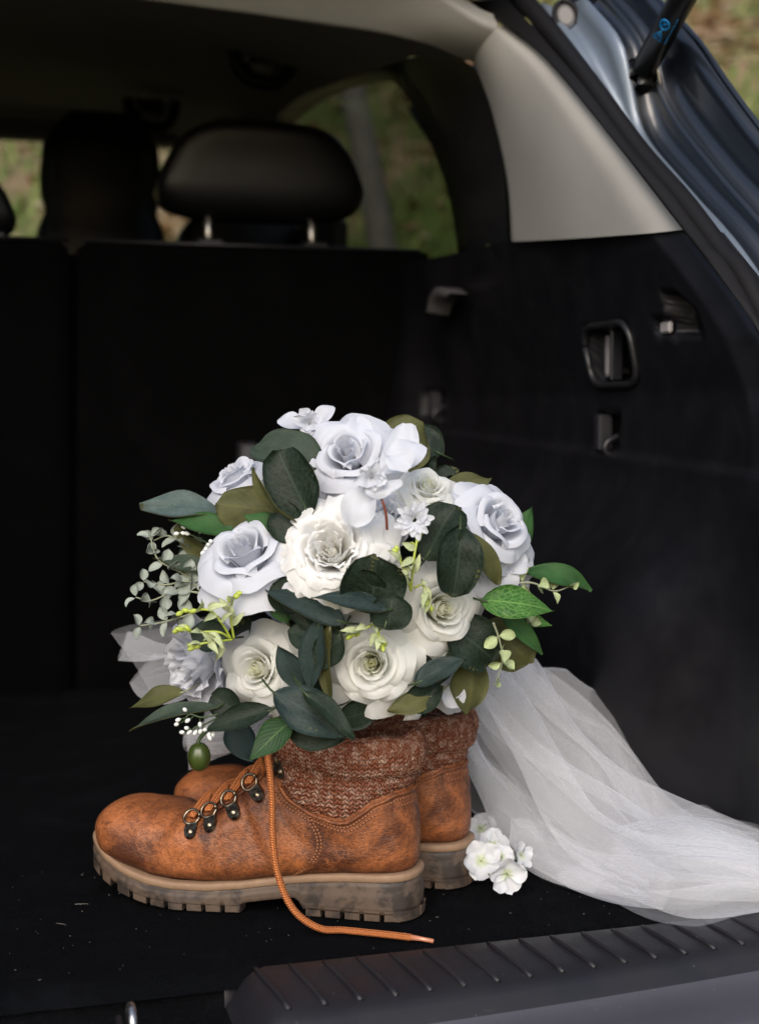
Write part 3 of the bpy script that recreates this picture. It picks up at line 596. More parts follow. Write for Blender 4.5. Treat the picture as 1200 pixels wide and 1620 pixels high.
    PHc = np.linspace(-phf, phf, nc)
    tt = (1-np.cos(PHc))/2
    slow = np.interp(tt, [0, .1, .25, .42, .55, .7, .8, .86, .88], [14.0, 13.7, 12.9, 11.5, 10.65, 10.35, 10.6, 11.4, 12.0])
    F_ = np.linspace(0, 1, nr)[None, :]; Sg = slow[:, None]*(1-F_)+15.7*F_; Pg = np.broadcast_to(PHc[:, None], Sg.shape)
    edge = np.minimum(F_*4.5, 1)*np.clip((phf-np.abs(PHc[:, None]))*9, 0, 1); off = -.001+.0052*np.sqrt(np.maximum(edge, 0))
    G = bsurf(Sg, Pg, off); G[..., 2] += .0004*vnoise(G, 200, seed)
    arc = PHc*.048; uvk = np.stack(np.broadcast_arrays(arc[:, None]/.0044, (G[..., 2])/.0040), -1)
    kc = grid('knit_collar', G, M['knit'], root, uv=uvk); tag(kc, 'flecked rust brown knitted collar')
    # folded knit cuff above it, open at the top
    nc2 = 150; ph = np.linspace(0, 2*math.pi, nc2, endpoint=False); prof = []
    base = bsurf(np.full(nc2, 15.2), ph); cen = base.mean(0)
    zc_ = base[:, 2]
    K = [(-.007, .004), (-.0085, .0075), (-.005, .0100), (0., .0118), (.008, .0128), (.015, .0122), (.0205, .0100), (.0238, .0062), (.0247, .002), (.0232, -.002), (.019, -.0045), (.010, -.0055), (-.004, -.0055), (-.03, -.006), (-.06, -.008)]
    K = crom(np.array(K), 58); rad = (base-cen)*np.array([1, 1, 0]); rn = rad/np.linalg.norm(rad, axis=1)[:, None]
    tilt = np.interp(base[:, 0], [0, .13], [-.0075, -.0015])
    G = np.zeros((len(K), nc2, 3)); sk = np.r_[0, np.cumsum(np.linalg.norm(np.diff(K, axis=0), axis=1))]
    for i, (dz, dr) in enumerate(K):
        z0_ = np.interp(base[:, 0], [0, .13], [.1325, .1405]); wob = .0016*np.sin(ph*3+seed+i*.05)+.0012*np.sin(ph*7+2*seed)
        G[i] = base+rn*(dr+wob*.7+.0006*np.sin(ph*2+seed))[:, None]; G[i, :, 2] = z0_+dz*(1+.06*np.sin(ph*2+seed))+wob*.9
        front = ss(base[:, 0], .085, .13); G[i, :, 2] += .004*front
    G += .0007*vnoise(G, 160, seed+5)[..., None]*np.array([1, 1, .6])
    uvk = np.stack(np.broadcast_arrays((np.arange(nc2)/nc2*78)[None, :], (sk/.0040)[:, None]), -1)
    cf = grid('knit_cuff', G, M['knit'], root, cv=True, flip=True, uv=uvk); tag(cf, 'turned-down knitted cuff')
    nf = 2600; ii = RNG.integers(0, 40, nf); jj = RNG.integers(0, nc2, nf); p = G[ii, jj]; nn = np.c_[rn[jj][:, :2], np.zeros(nf)]+RNG.normal(0, .6, (nf, 3)); L = RNG.uniform(.0012, .0034, nf)[:, None]; w = np.cross(nn, RNG.normal(0, 1, (nf, 3))); w = w/np.linalg.norm(w, axis=1)[:, None]*.00011
    V = np.stack([p-w, p+w, p+nn*L], 1).reshape(-1, 3); tag(obj('knit_fuzz', V, np.arange(3*nf).reshape(-1, 3), M['fibre'], cf, smooth=False), kind='stuff')
    # seams: doubled stitching under the collar, heel counter seam, facing edge
    def seam(name, pts, off, r, mat, sgn=1): P_ = np.array(pts, float); q = even(P_, 60); return tube(name, bsurf(q[:, 0], sgn*q[:, 1], off), r, M[mat], root, seg=7)
    lo = np.c_[slow, PHc]
    for d_, nm in ((-.12, 'collar_edge'), (-.34, 'stitching'), (-.56, 'stitching')):
        q = lin(np.c_[slow+d_, PHc][6:-6], 120); tube(nm, bsurf(q[:, 0], q[:, 1], .0014 if nm == 'collar_edge' else .0003), .0017 if nm == 'collar_edge' else .0007, M['leather' if nm == 'collar_edge' else 'thread'], root, seg=7)
    for sgn in (1, -1):
        for dx in (0, .05):
            seam('stitching', [(10.35, 1.64+dx), (9.75, 1.42+dx), (9.2, 1.18+dx), (8.75, .95+dx), (8.4, .7+dx), (8.15, .45+dx)], .0003, .0007, 'thread', sgn)
        seam('facing_edge', [(6.2, 2.55), (8, 2.52), (10, 2.5), (12, 2.5), (14, 2.5), (15.6, 2.5)], .0006, .0016, 'leather', sgn)
        seam('stitching', [(9.9, 2.2), (10.3, 2.32), (11, 2.4), (12, 2.42), (14, 2.43), (15.4, 2.44)], .0003, .0006, 'thread', sgn)
    # tongue rising out of the throat
    G = []
    for s_ in np.linspace(6.4, 16, 26):
        row = bsurf(np.full(15, s_), np.linspace(2.62, 2*math.pi-2.62, 15), -.0012+.0035*ss(s_, 13, 16)); row[:, 2] += .012*ss(s_, 14, 16); G.append(row)
    grid('tongue', np.array(G), M['leather'], root, att={'edge': np.zeros((26, 15))})
    # eyelets: tab, rivet and ring, four on each side
    eyes = {1: [], -1: []}
    for sgn in (1, -1):
        for s_, p_ in ((5.95, 2.33), (6.85, 2.35), (7.95, 2.37), (9.2, 2.4), (11.2, 2.42)):
            c0 = bsurf(np.array(s_), np.array(sgn*p_), .0008); e = 1e-3
            tph = bsurf(np.array(s_), np.array(sgn*(p_+.02)), .0008)-c0; ts = bsurf(np.array(s_+.1), np.array(sgn*p_), .0008)-c0
            upv = tph/np.linalg.norm(tph); nrm_ = np.cross(ts, upv); nrm_ /= np.linalg.norm(nrm_); nrm_ *= np.sign(nrm_@np.array([0, sgn, .3])); rgt = np.cross(upv, nrm_)
            def L2(x, y, h): return c0+(rgt*x+upv*y)*1.3+nrm_*h*1.15
            ol = [(-.0042, .001), (-.0044, -.005), (-.0036, -.0085), (-.0018, -.0105), (0, -.011), (.0018, -.0105), (.0036, -.0085), (.0044, -.005), (.0042, .001)]
            top = [L2(x, y, .0016) for x, y in ol]; bt = [L2(x*1.12, y*1.06, -.0006) for x, y in ol]; m = len(ol)
            tab = obj('eyelet', top+bt, [tuple(range(m))]+[(i, m+i, m+i+1, i+1) for i in range(m-1)]+[(m-1, 2*m-1, m, 0)], M['antique'], root, smooth=False)
            dome = [L2(0, -.006, .0034)]+[L2(.0014*math.cos(q), -.006+.0014*math.sin(q), .003) for q in np.linspace(0, 6.283, 10, endpoint=False)]+[L2(.0026*math.cos(q), -.006+.0026*math.sin(q), .0015) for q in np.linspace(0, 6.283, 10, endpoint=False)]
            obj('rivet', dome, [(0, 1+i, 1+(i+1) % 10) for i in range(10)]+[(1+i, 11+i, 11+(i+1) % 10, 1+(i+1) % 10) for i in range(10)], M['antique'], tab)
            q = np.linspace(0, 2*math.pi, 22); rg = [L2(.0056*math.cos(w_)*(1 if math.sin(w_) > -.5 else .9), .0045+.0052*max(-.75, math.sin(w_)), .0028+.0018*math.sin(w_)) for w_ in q]
            tube('eyelet_ring', rg, .00125, M['antique'], tab, seg=8); eyes[sgn].append(L2(0, .0055, .004))
    # crossed lacing, doubled cord
    E1, E2 = eyes[1], eyes[-1]
    for i in range(4):
        for a_, b_, dd in ((E1[i], E2[i+1], .0018), (E2[i], E1[i+1], .0)):
            for k in ((-.002, .002) if detail else (0,)):
                m_ = (a_+b_)/2+np.array([k*.5, k, .0085+dd]); tube('lace', even([a_+np.array([k*.4, 0, -.0015]), a_*.72+b_*.28+np.array([k, 0, .0048+dd]), m_, a_*.28+b_*.72+np.array([k, 0, .0048+dd]), b_+np.array([k*.4, 0, -.0015])], 22), .0021, M['lace'], root, seg=9)
    tube('lace', even([E1[0], E1[0]*.7+E2[0]*.3+np.array([-.003, 0, .006]), (E1[0]+E2[0])/2+np.array([-.004, 0, .008]), E1[0]*.3+E2[0]*.7+np.array([-.003, 0, .006]), E2[0]], 20), .0021, M['lace'], root, seg=9)
    return root, E1
near, NE = boot((.036, 1.197, 0), math.radians(165), 'tan leather lace-up boot with its orange lace trailing on the carpet', 1, True)
far, FE = boot((.084, 1.278, 0), math.radians(159), 'tan leather boot standing partly hidden behind the boot with the trailing lace', 2, False)
def w2l(o, P):
    m = (Matrix.Translation(o.location) @ o.rotation_euler.to_matrix().to_4x4()).inverted(); return np.array([m @ Vector(p) for p in P])
W_ = [(-.089, 1.195, .15), (-.0930, 1.172, .146), (-.0905, 1.160, .132), (-.0885, 1.154, .112), (-.088, 1.152, .082), (-.085, 1.150, .056), (-.0775, 1.147, .033), (-.066, 1.144, .017), (-.048, 1.143, .0065), (-.030, 1.146, .0042), (-.006, 1.140, .004), (.014, 1.134, .004), (.0255, 1.130, .004)]
P = even(w2l(near, W_), 160); lt = tube('trailing_lace', P, .0029, M['lace'], near, seg=12)
ag = w2l(near, [(.0245, 1.1305, .004), (.033, 1.1275, .004), (.0437, 1.1235, .0034)])
t = MT('aglet'); t.set(col=(.5, .2, .11), rough=.18, spec=.7, coat=.6); M['aglet'] = t.m; tube('aglet', ag, [.0026, .0019, .0017], M['aglet'], lt, seg=10)
W_ = [(-.1, 1.2, .122), (-.098, 1.183, .13), (-.1, 1.175, .143), (-.093, 1.178, .156), (-.085, 1.19, .158), (-.083, 1.2, .148)]; tube('lace', even(w2l(near, W_), 40), .0021, M['lace'], near, seg=9)
# ------------------------------------------------------------------ bouquet materials
def petal_mat(name, c_out, c_in, thin=.38):
    t = MT(name); b = t.attr('base'); u, v, _ = t.sep(t.uv()); cv = t.new('ShaderNodeCombineXYZ'); t.l(t.math('MULTIPLY', u, 26.), cv.inputs[0]); t.l(t.math('MULTIPLY', v, 2.5), cv.inputs[1]); s = t.noise(1., 3, .6, vec=cv.outputs[0]); n = t.noise(45, 3)
    c = t.mix(t.ramp(b, [(.0, 1.), (.75, 0.)]), c_out, c_in); c = t.mix(t.math('MULTIPLY', n, .22), c, tuple(x*.82 for x in c_out))
    t.set(col=c, rough=.62, spec=.25, normal=t.bump(s, .16, .0008, t.bump(t.noise(900, 2), .12, .0003))); t.thin(thin, c); M[name] = t.m
petal_mat('foam_petal', (.89, .895, .865), (.90, .90, .60), .52); petal_mat('silk_petal', (.71, .735, .80), (.74, .75, .77)); petal_mat('ivory_petal', (.89, .89, .88), (.88, .87, .80)); petal_mat('blossom_petal', (.82, .835, .87), (.6, .7, .36))
def leaf_mat(name, c, vein, rough=.5, vs_=.5, net=True):
    t = MT(name); u, v, _ = t.sep(t.uv()); au = t.math('ABSOLUTE', t.math('SUBTRACT', u, .5))
    ln = t.math('FRACT', t.math('MULTIPLY', t.math('SUBTRACT', v, t.math('MULTIPLY', au, .9)), 8.)); line = t.ramp(t.math('ABSOLUTE', t.math('SUBTRACT', ln, .5)), [(.0, 1.), (.11, 0.)])
    mid = t.math('MAXIMUM', t.ramp(au, [(.0, 1.), (.035, 0.)]), t.ramp(au, [(.475, 0.), (.495, .9)])); cv = t.new('ShaderNodeCombineXYZ'); t.l(t.math('MULTIPLY', u, 7.), cv.inputs[0]); t.l(t.math('MULTIPLY', v, 11.), cv.inputs[1])
    d = t.voro(1.25, 'DISTANCE_TO_EDGE', vec=cv.outputs[0]); netl = t.ramp(d, [(.0, 1.), (.09, 0.)])
    vv = t.math('MAXIMUM', t.math('MAXIMUM', mid, t.math('MULTIPLY', line, .7)), t.math('MULTIPLY', netl, .6 if net else .1)); n = t.noise(60, 4, .65)
    col = t.mix(t.ramp(n, [(.3, 0.), (.7, 1.)]), tuple(x*.7 for x in c), tuple(x*1.3 for x in c)); col = t.mix(t.math('MULTIPLY', vv, vs_), col, vein)
    t.set(col=col, rough=t.ramp(n, [(.3, rough), (.7, rough+.22)]), spec=.2, normal=t.bump(vv, -.7, .001, t.bump(n, .25, .0008))); t.thin(.12, tuple(min(1, x*1.6) for x in c)); M[name] = t.m
leaf_mat('leaf_dark', (.010, .018, .011), (.036, .058, .038), .45, .75); leaf_mat('leaf_bluedark', (.020, .034, .031), (.055, .082, .075), .45); leaf_mat('leaf_blue', (.085, .12, .11), (.03, .05, .05)); leaf_mat('leaf_grey', (.045, .064, .045), (.022, .034, .026)); leaf_mat('leaf_darkblue', (.014, .026, .028), (.03, .05, .05))
leaf_mat('leaf_olive', (.075, .078, .030), (.12, .125, .03), net=False); leaf_mat('leaf_green', (.03, .085, .024), (.05, .12, .04), net=False); leaf_mat('leaf_vein', (.028, .105, .018), (.2, .36, .1), vs_=.8); leaf_mat('leaf_vein2', (.018, .05, .02), (.12, .2, .06), vs_=.7, net=False)
leaf_mat('leaf_pale', (.30, .34, .30), (.22, .26, .22), net=False); leaf_mat('leaf_palegreen', (.38, .45, .24), (.3, .36, .2), net=False); leaf_mat('leaf_varieg', (.5, .55, .32), (.08, .16, .04), vs_=.9, net=False)
def plain(name, c, rough=.5, **k): t = MT(name); n = t.noise(80, 3); t.set(col=t.mix(n, tuple(x*.75 for x in c), tuple(min(1, x*1.2) for x in c)), rough=rough, **k); M[name] = t.m
plain('stem_green', (.03, .055, .015)); plain('stem_pale', (.25, .27, .18)); plain('bud_yellow', (.40, .48, .07), .4); plain('berry_white', (.75, .77, .74), .35); plain('pod_green', (.04, .062, .012), .32); plain('wire_red', (.16, .035, .015), .45); plain('ribbon', (.72, .72, .74), .4)
# ------------------------------------------------------------------ bouquet
FLOWERS = [
    ('foam', (-0.0051, 1.1409, 0.228), 0.0406, (-0.08, -1, 0.12), 1),
    ('foam', (0.0456, 1.1571, 0.2702), 0.0411, (0.42, -1, 0.12), 2),
    ('foam', (-0.0959, 1.173, 0.217), 0.0354, (-0.42, -1, 0.18), 3),
    ('foam', (0.0374, 1.1683, 0.3629), 0.027, (0.25, -0.8, 0.85), 4),
    ('rosette', (-0.0365, 1.1359, 0.316), 0.0454, (-0.12, -1, 0.42), 5),
    ('silk', (-0.1047, 1.1599, 0.3063), 0.0402, (-0.35, -0.75, 0.75), 6),
    ('silk', (-0.0232, 1.188, 0.3882), 0.038, (-0.15, -0.85, 0.5), 7),
    ('ruffle', (-0.1537, 1.2139, 0.214), 0.0367, (-0.75, -0.8, -0.25), 8),
    ('silk', (0.0902, 1.1756, 0.3331), 0.0345, (0.7, -0.8, 0.55), 9),
    ('silk', (-0.1189, 1.2421, 0.3625), 0.0304, (-0.5, -0.3, 0.8), 10),
    ('silk', (0.1073, 1.2011, 0.2976), 0.0267, (0.8, -0.7, -0.1), 11),
    ('ruffle', (0.0052, 1.1618, 0.3462), 0.0232, (0.1, -1, 0.3), 12),
    ('silk', (0.0618, 1.2267, 0.1867), 0.0142, (0.3, -1, 0.2), 13),
    ('ruffle', (0.0211, 1.1763, 0.2473), 0.0261, (0.1, -1, 0), 14),
]
LEAVES = [
    ((-0.1326, 1.2, 0.345), (-0.2046, 1.215, 0.3483), 0.0299, 'e', (-0.1, -0.55, 0.8), 0.15, 0.08, 'blue'),
    ((-0.0775, 1.175, 0.3499), (-0.1372, 1.185, 0.3545), 0.0407, 'r', (0.1, -1, 0.35), -0.25, -0.1, 'olive'),
    ((-0.0549, 1.14, 0.3442), (-0.0821, 1.155, 0.3996), 0.0426, 'r', (-0.25, -1, 0.1), 0.25, 0.05, 'dark'),
    ((-0.0572, 1.145, 0.3356), (-0.0997, 1.15, 0.3875), 0.0204, 'e', (-0.75, -0.45, -0.55), 0.3, 0.15, 'olive'),
    ((-0.046, 1.175, 0.3871), (-0.1045, 1.2, 0.4006), 0.0439, 'r', (-0.15, -0.8, 0.55), 0.2, 0.12, 'grey'),
    ((-0.0677, 1.17, 0.3743), (-0.0903, 1.18, 0.3685), 0.0208, 'r', (-0.5, -0.7, 0.3), 0.1, 0.1, 'olive'),
    ((0.0054, 1.215, 0.3856), (0.0373, 1.235, 0.4194), 0.0497, 'r', (0.35, -0.9, 0.1), -0.3, 0.1, 'olive'),
    ((0.0532, 1.195, 0.3635), (0.0951, 1.215, 0.3732), 0.0244, 'e', (0.1, -0.8, 0.6), -0.2, 0.1, 'olive'),
    ((0.0363, 1.128, 0.3133), (0.0617, 1.135, 0.3557), 0.0451, 'r', (-0.45, -0.9, 0.1), 0.2, 0.1, 'dark'),
    ((0.0638, 1.118, 0.3418), (0.0577, 1.112, 0.2849), 0.0388, 'r', (0.15, -1, 0.15), 0.35, 0.12, 'dark'),
    ((0.0682, 1.132, 0.3346), (0.0956, 1.15, 0.2903), 0.0211, 'e', (0.7, -0.7, 0.1), 0.2, 0.1, 'olive'),
    ((-0.006, 1.112, 0.2734), (-0.002, 1.098, 0.3198), 0.0514, 'r', (-0.05, -1, 0.0), 0.3, 0.06, 'dark'),
    ((0.002, 1.106, 0.2832), (-0.0197, 1.104, 0.3058), 0.0295, 'r', (-0.5, -0.8, 0.3), 0.3, 0.1, 'dark'),
    ((0.0059, 1.095, 0.2773), (-0.0533, 1.102, 0.2837), 0.0234, 'e', (-0.05, -0.6, 0.85), -0.2, 0.16, 'bluedark'),
    ((0.0099, 1.104, 0.2884), (0.0059, 1.1, 0.2607), 0.0343, 'r', (0.2, -1, -0.1), 0.2, 0.1, 'dark'),
    ((0.1052, 1.19, 0.3095), (0.1293, 1.205, 0.3511), 0.0264, 'p', (-0.3, -1, 0.2), 0.3, -0.1, 'green'),
    ((0.082, 1.145, 0.278), (0.1423, 1.16, 0.2666), 0.0285, 'p', (0.1, -0.9, 0.45), 0.15, 0.12, 'vein'),
    ((0.1197, 1.185, 0.2967), (0.1782, 1.2, 0.2772), 0.0221, 'p', (0.1, -0.8, 0.7), 0.3, 0.16, 'green'),
    ((0.0969, 1.17, 0.2684), (0.1355, 1.18, 0.2275), 0.0156, 'p', (0.4, -0.9, 0.3), 0.3, 0.08, 'green'),
    ((0.1066, 1.19, 0.2586), (0.1462, 1.2, 0.2491), 0.0138, 'p', (0.3, -0.9, 0.3), 0.3, 0.1, 'vein'),
    ((0.0902, 1.185, 0.254), (0.1277, 1.195, 0.2174), 0.0432, 'r', (0.3, -1, 0.1), -0.2, 0.06, 'olive'),
    ((0.0541, 1.15, 0.2592), (0.0931, 1.165, 0.2254), 0.045, 'r', (0.3, -0.9, 0.2), 0.2, 0.08, 'dark'),
    ((0.0774, 1.165, 0.2269), (0.0727, 1.17, 0.1793), 0.0342, 'e', (0.2, -1, 0.1), -0.15, 0.06, 'olive'),
    ((0.0278, 1.125, 0.2135), (0.069, 1.13, 0.232), 0.022, 'e', (0.1, -0.7, 0.7), 0.1, 0.1, 'bluedark'),
    ((0.0258, 1.15, 0.2045), (0.0666, 1.16, 0.2436), 0.0307, 'r', (0.2, -0.9, 0.4), 0.1, 0.08, 'dark'),
    ((0.0461, 1.14, 0.2023), (0.0061, 1.13, 0.1904), 0.0193, 'e', (0.1, -0.9, 0.2), -0.15, 0.08, 'olive'),
    ((-0.0272, 1.105, 0.2659), (-0.091, 1.13, 0.2871), 0.0255, 'e', (-0.1, -0.65, 0.75), -0.15, 0.1, 'bluedark'),
    ((-0.0301, 1.12, 0.2561), (-0.0809, 1.13, 0.28), 0.0219, 'e', (-0.25, -0.8, 0.3), 0.2, 0.08, 'dark'),
    ((-0.0472, 1.11, 0.2687), (-0.0543, 1.118, 0.2098), 0.0227, 'e', (-0.5, -0.85, 0.1), 0.25, 0.05, 'bluedark'),
    ((-0.0387, 1.108, 0.2654), (-0.0382, 1.118, 0.2016), 0.0167, 'e', (-0.75, -0.5, 0.1), 0.3, 0.06, 'olive'),
    ((-0.0737, 1.135, 0.2614), (-0.0892, 1.14, 0.3002), 0.0192, 'p', (-0.2, -1, 0.1), 0.2, 0.05, 'green'),
    ((-0.0617, 1.13, 0.2739), (-0.0859, 1.13, 0.2927), 0.0301, 'r', (0, -0.9, 0.3), 0.2, 0.05, 'dark'),
    ((-0.0829, 1.098, 0.2122), (-0.027, 1.09, 0.1785), 0.0351, 'e', (-0.1, -0.85, 0.55), 0.2, 0.1, 'bluedark'),
    ((-0.0599, 1.092, 0.2149), (-0.02, 1.082, 0.1784), 0.0194, 'p', (0.3, -0.8, 0.5), 0.3, 0.1, 'dark'),
    ((-0.0683, 1.1, 0.1903), (-0.1001, 1.088, 0.1601), 0.0235, 'p', (-0.3, -0.9, 0.35), 0.2, 0.06, 'vein2'),
    ((-0.0746, 1.105, 0.1831), (-0.0258, 1.1, 0.1762), 0.0275, 'e', (0, -0.9, -0.1), 0.2, 0.08, 'dark'),
    ((-0.1647, 1.19, 0.1945), (-0.2127, 1.2, 0.1772), 0.019, 'p', (-0.1, -0.75, 0.6), 0.2, 0.1, 'olive'),
    ((-0.1319, 1.15, 0.1899), (-0.2062, 1.165, 0.1644), 0.0204, 'p', (-0.1, -0.5, 0.8), 0.3, 0.1, 'grey'),
    ((-0.0847, 1.12, 0.1941), (-0.14, 1.13, 0.1734), 0.0199, 'p', (0.1, -0.8, 0.5), 0.3, 0.1, 'dark'),
    ((-0.1232, 1.165, 0.1751), (-0.1036, 1.16, 0.1412), 0.0269, 'e', (-0.2, -0.95, 0.1), 0.2, 0.05, 'darkblue'),
    ((-0.1139, 1.15, 0.1836), (-0.1382, 1.16, 0.1973), 0.0256, 'r', (0, -0.9, 0.2), 0.2, 0.05, 'dark'),
    ((-0.1421, 1.2, 0.2934), (-0.1937, 1.215, 0.3037), 0.0192, 'p', (-0.1, -0.55, 0.8), 0.15, 0.1, 'grey'),
    ((-0.1205, 1.185, 0.3302), (-0.1776, 1.2, 0.3375), 0.0221, 'p', (-0.05, -0.75, 0.6), 0.25, 0.1, 'green'),
    ((-0.1372, 1.205, 0.308), (-0.1744, 1.215, 0.3331), 0.0193, 'e', (-0.6, -0.5, -0.4), 0.3, 0.1, 'olive'),
    ((-0.1411, 1.215, 0.2961), (-0.1639, 1.225, 0.3224), 0.0378, 'r', (-0.3, -1, 0.1), 0.2, 0.05, 'dark'),
    ((-0.0802, 1.16, 0.3307), (-0.1116, 1.165, 0.3459), 0.0206, 'p', (0.1, -0.8, 0.5), 0.2, 0.05, 'green'),
    ((-0.1414, 1.17, 0.2747), (-0.133, 1.19, 0.2908), 0.0135, 'p', (-0.3, -1, 0), 0.1, 0.05, 'dark'),
    ((-0.0205, 1.14, 0.2013), (-0.0671, 1.15, 0.215), 0.0304, 'e', (0, -0.8, -0.3), 0.1, 0.05, 'dark'),
    ((0.0, 1.14, 0.1909), (-0.0409, 1.135, 0.1816), 0.0253, 'e', (0, -0.9, -0.3), 0.1, 0.05, 'dark'),
    ((0.0828, 1.24, 0.3488), (0.1115, 1.25, 0.3202), 0.0386, 'r', (0.3, -0.9, 0.2), 0.1, 0.05, 'dark'),
    ((-0.0661, 1.14, 0.3248), (-0.082, 1.15, 0.3547), 0.0304, 'r', (-0.2, -1, 0.2), 0.2, 0.05, 'dark'),
    ((-0.0501, 1.118, 0.2513), (-0.0731, 1.125, 0.2553), 0.0248, 'e', (-0.1, -0.9, 0.4), 0.2, 0.08, 'dark'),
    ((-0.0299, 1.112, 0.2573), (-0.0499, 1.112, 0.2271), 0.0257, 'e', (-0.2, -0.9, 0.1), 0.2, 0.06, 'dark'),
    ((-0.0607, 1.125, 0.2094), (-0.0807, 1.125, 0.2451), 0.022, 'e', (-0.2, -0.9, 0.1), 0.2, 0.06, 'bluedark'),
    ((0.0909, 1.2, 0.3354), (0.0869, 1.22, 0.3665), 0.032, 'r', (0.3, -0.9, 0.2), 0.2, 0.05, 'dark'),
    ((0.0204, 1.135, 0.192), (0.0512, 1.14, 0.2091), 0.0252, 'e', (0.1, -0.9, 0.1), 0.2, 0.05, 'dark'),
    ((-0.1248, 1.16, 0.2446), (-0.1573, 1.17, 0.2483), 0.0278, 'e', (-0.3, -0.9, 0.2), 0.2, 0.05, 'dark'),
    ((0.056, 1.26, 0.3924), (0.0225, 1.27, 0.409), 0.0392, 'r', (0.3, -0.9, 0.2), 0.1, 0.05, 'dark'),
]
ORCHIDS = [
    [((0.0, 1.115, 0.3809), (0.0341, 1.13, 0.4033), 0.0278, (0.2, -0.8, 0.6)), ((0.006, 1.13, 0.3711), (0.0235, 1.15, 0.4202), 0.0261, (0.1, -1, 0.1)), ((-0.0074, 1.108, 0.3748), (-0.0216, 1.102, 0.3421), 0.0286, (-0.1, -1, 0.3)), ((0.0, 1.104, 0.3774), (0.0049, 1.098, 0.365), 0.0304, (0, -0.8, 0.7)), ((-0.0114, 1.17, 0.3847), (-0.0179, 1.19, 0.4261), 0.0229, (0, -1, 0)), ((0.0049, 1.105, 0.397), (0.0234, 1.095, 0.3866), 0.0226, (0.1, -0.7, 0.7))],
    [((-0.0587, 1.225, 0.4163), (-0.0877, 1.22, 0.4217), 0.0218, (0, -0.8, 0.7)), ((-0.0576, 1.225, 0.4173), (-0.0393, 1.23, 0.4347), 0.0163, (-0.2, -0.9, 0.4)), ((-0.0563, 1.22, 0.4152), (-0.0299, 1.225, 0.4097), 0.0195, (0.1, -0.8, 0.6)), ((-0.0598, 1.225, 0.4163), (-0.0715, 1.24, 0.4287), 0.0196, (0, -0.9, 0.4)), ((-0.0539, 1.215, 0.4131), (-0.043, 1.21, 0.4046), 0.0162, (0.1, -0.9, 0.5))],
    [((0.0997, 1.175, 0.3005), (0.1233, 1.18, 0.3063), 0.024, (0.2, -0.8, 0.5)), ((0.0927, 1.165, 0.299), (0.082, 1.16, 0.2786), 0.0228, (-0.1, -1, 0.2)), ((0.0971, 1.175, 0.3015), (0.0948, 1.18, 0.3211), 0.0209, (0, -1, 0.3)), ((0.0993, 1.17, 0.2984), (0.1125, 1.17, 0.2852), 0.0187, (0.2, -1, 0.1))],
    [((-0.109, 1.225, 0.3689), (-0.1402, 1.235, 0.3602), 0.024, (-0.2, -0.8, 0.6)), ((-0.1071, 1.235, 0.3767), (-0.1284, 1.245, 0.379), 0.0274, (-0.2, -0.9, 0.4)), ((-0.1113, 1.22, 0.361), (-0.1353, 1.225, 0.3498), 0.0195, (-0.2, -0.8, 0.5))],
    [((0.0526, 1.17, 0.2032), (0.0681, 1.165, 0.1883), 0.0208, (0.1, -1, 0.2)), ((0.0515, 1.17, 0.2032), (0.0475, 1.175, 0.2156), 0.0187, (0, -1, 0.2)), ((0.0537, 1.172, 0.2013), (0.071, 1.17, 0.2006), 0.0177, (0.1, -1, 0.3))],
]
EUC = [[(-0.1449, 1.2, 0.2815), (-0.1696, 1.205, 0.2945), (-0.1891, 1.21, 0.3048), (-0.1962, 1.215, 0.3233)], [(-0.1437, 1.19, 0.2774), (-0.1718, 1.2, 0.2788), (-0.1941, 1.205, 0.2701), (-0.2076, 1.205, 0.2728)], [(-0.1438, 1.19, 0.2667), (-0.1659, 1.195, 0.2579), (-0.1855, 1.2, 0.2518), (-0.2032, 1.2, 0.2491)], [(-0.1514, 1.21, 0.2966), (-0.1627, 1.215, 0.3124), (-0.1807, 1.22, 0.324), (-0.1943, 1.22, 0.3201)], [(-0.147, 1.195, 0.2741), (-0.1609, 1.2, 0.2869), (-0.1821, 1.205, 0.2836), (-0.2012, 1.21, 0.2857)]]
EUR = [[(0.1046, 1.17, 0.2879), (0.1261, 1.175, 0.2889), (0.1451, 1.18, 0.2814), (0.159, 1.185, 0.2845)], [(0.0927, 1.15, 0.2592), (0.0984, 1.155, 0.2428), (0.101, 1.16, 0.2262), (0.0969, 1.16, 0.2105)], [(0.1135, 1.18, 0.2787), (0.122, 1.185, 0.262), (0.1269, 1.19, 0.2452)]]
BUD = [[(-0.1185, 1.125, 0.2502), (-0.1252, 1.118, 0.264), (-0.1348, 1.115, 0.2745), (-0.1552, 1.118, 0.2725)], [(-0.1185, 1.125, 0.2502), (-0.1274, 1.115, 0.2569), (-0.1445, 1.112, 0.2573), (-0.1574, 1.115, 0.2594)], [(-0.116, 1.125, 0.2502), (-0.1177, 1.118, 0.269), (-0.1161, 1.118, 0.2816), (-0.1142, 1.12, 0.2864)], [(-0.117, 1.125, 0.2492), (-0.1271, 1.112, 0.2498), (-0.1394, 1.11, 0.2486), (-0.1471, 1.112, 0.2447)], [(0.025, 1.12, 0.2889), (0.0259, 1.115, 0.3046), (0.0273, 1.112, 0.3174), (0.0298, 1.115, 0.3321)], [(0.025, 1.12, 0.2889), (0.0199, 1.112, 0.3049), (0.0159, 1.11, 0.3151), (0.0139, 1.11, 0.3201)], [(0.0275, 1.12, 0.2914), (0.0338, 1.112, 0.2949), (0.0357, 1.11, 0.2902), (0.0387, 1.11, 0.2802)], [(-0.0025, 1.11, 0.2652), (-0.0074, 1.104, 0.2635), (-0.0148, 1.1, 0.2602), (-0.0197, 1.1, 0.2582)], [(-0.0025, 1.11, 0.2652), (-0.001, 1.104, 0.2586), (0.0, 1.1, 0.2542), (0.002, 1.1, 0.2502)]]
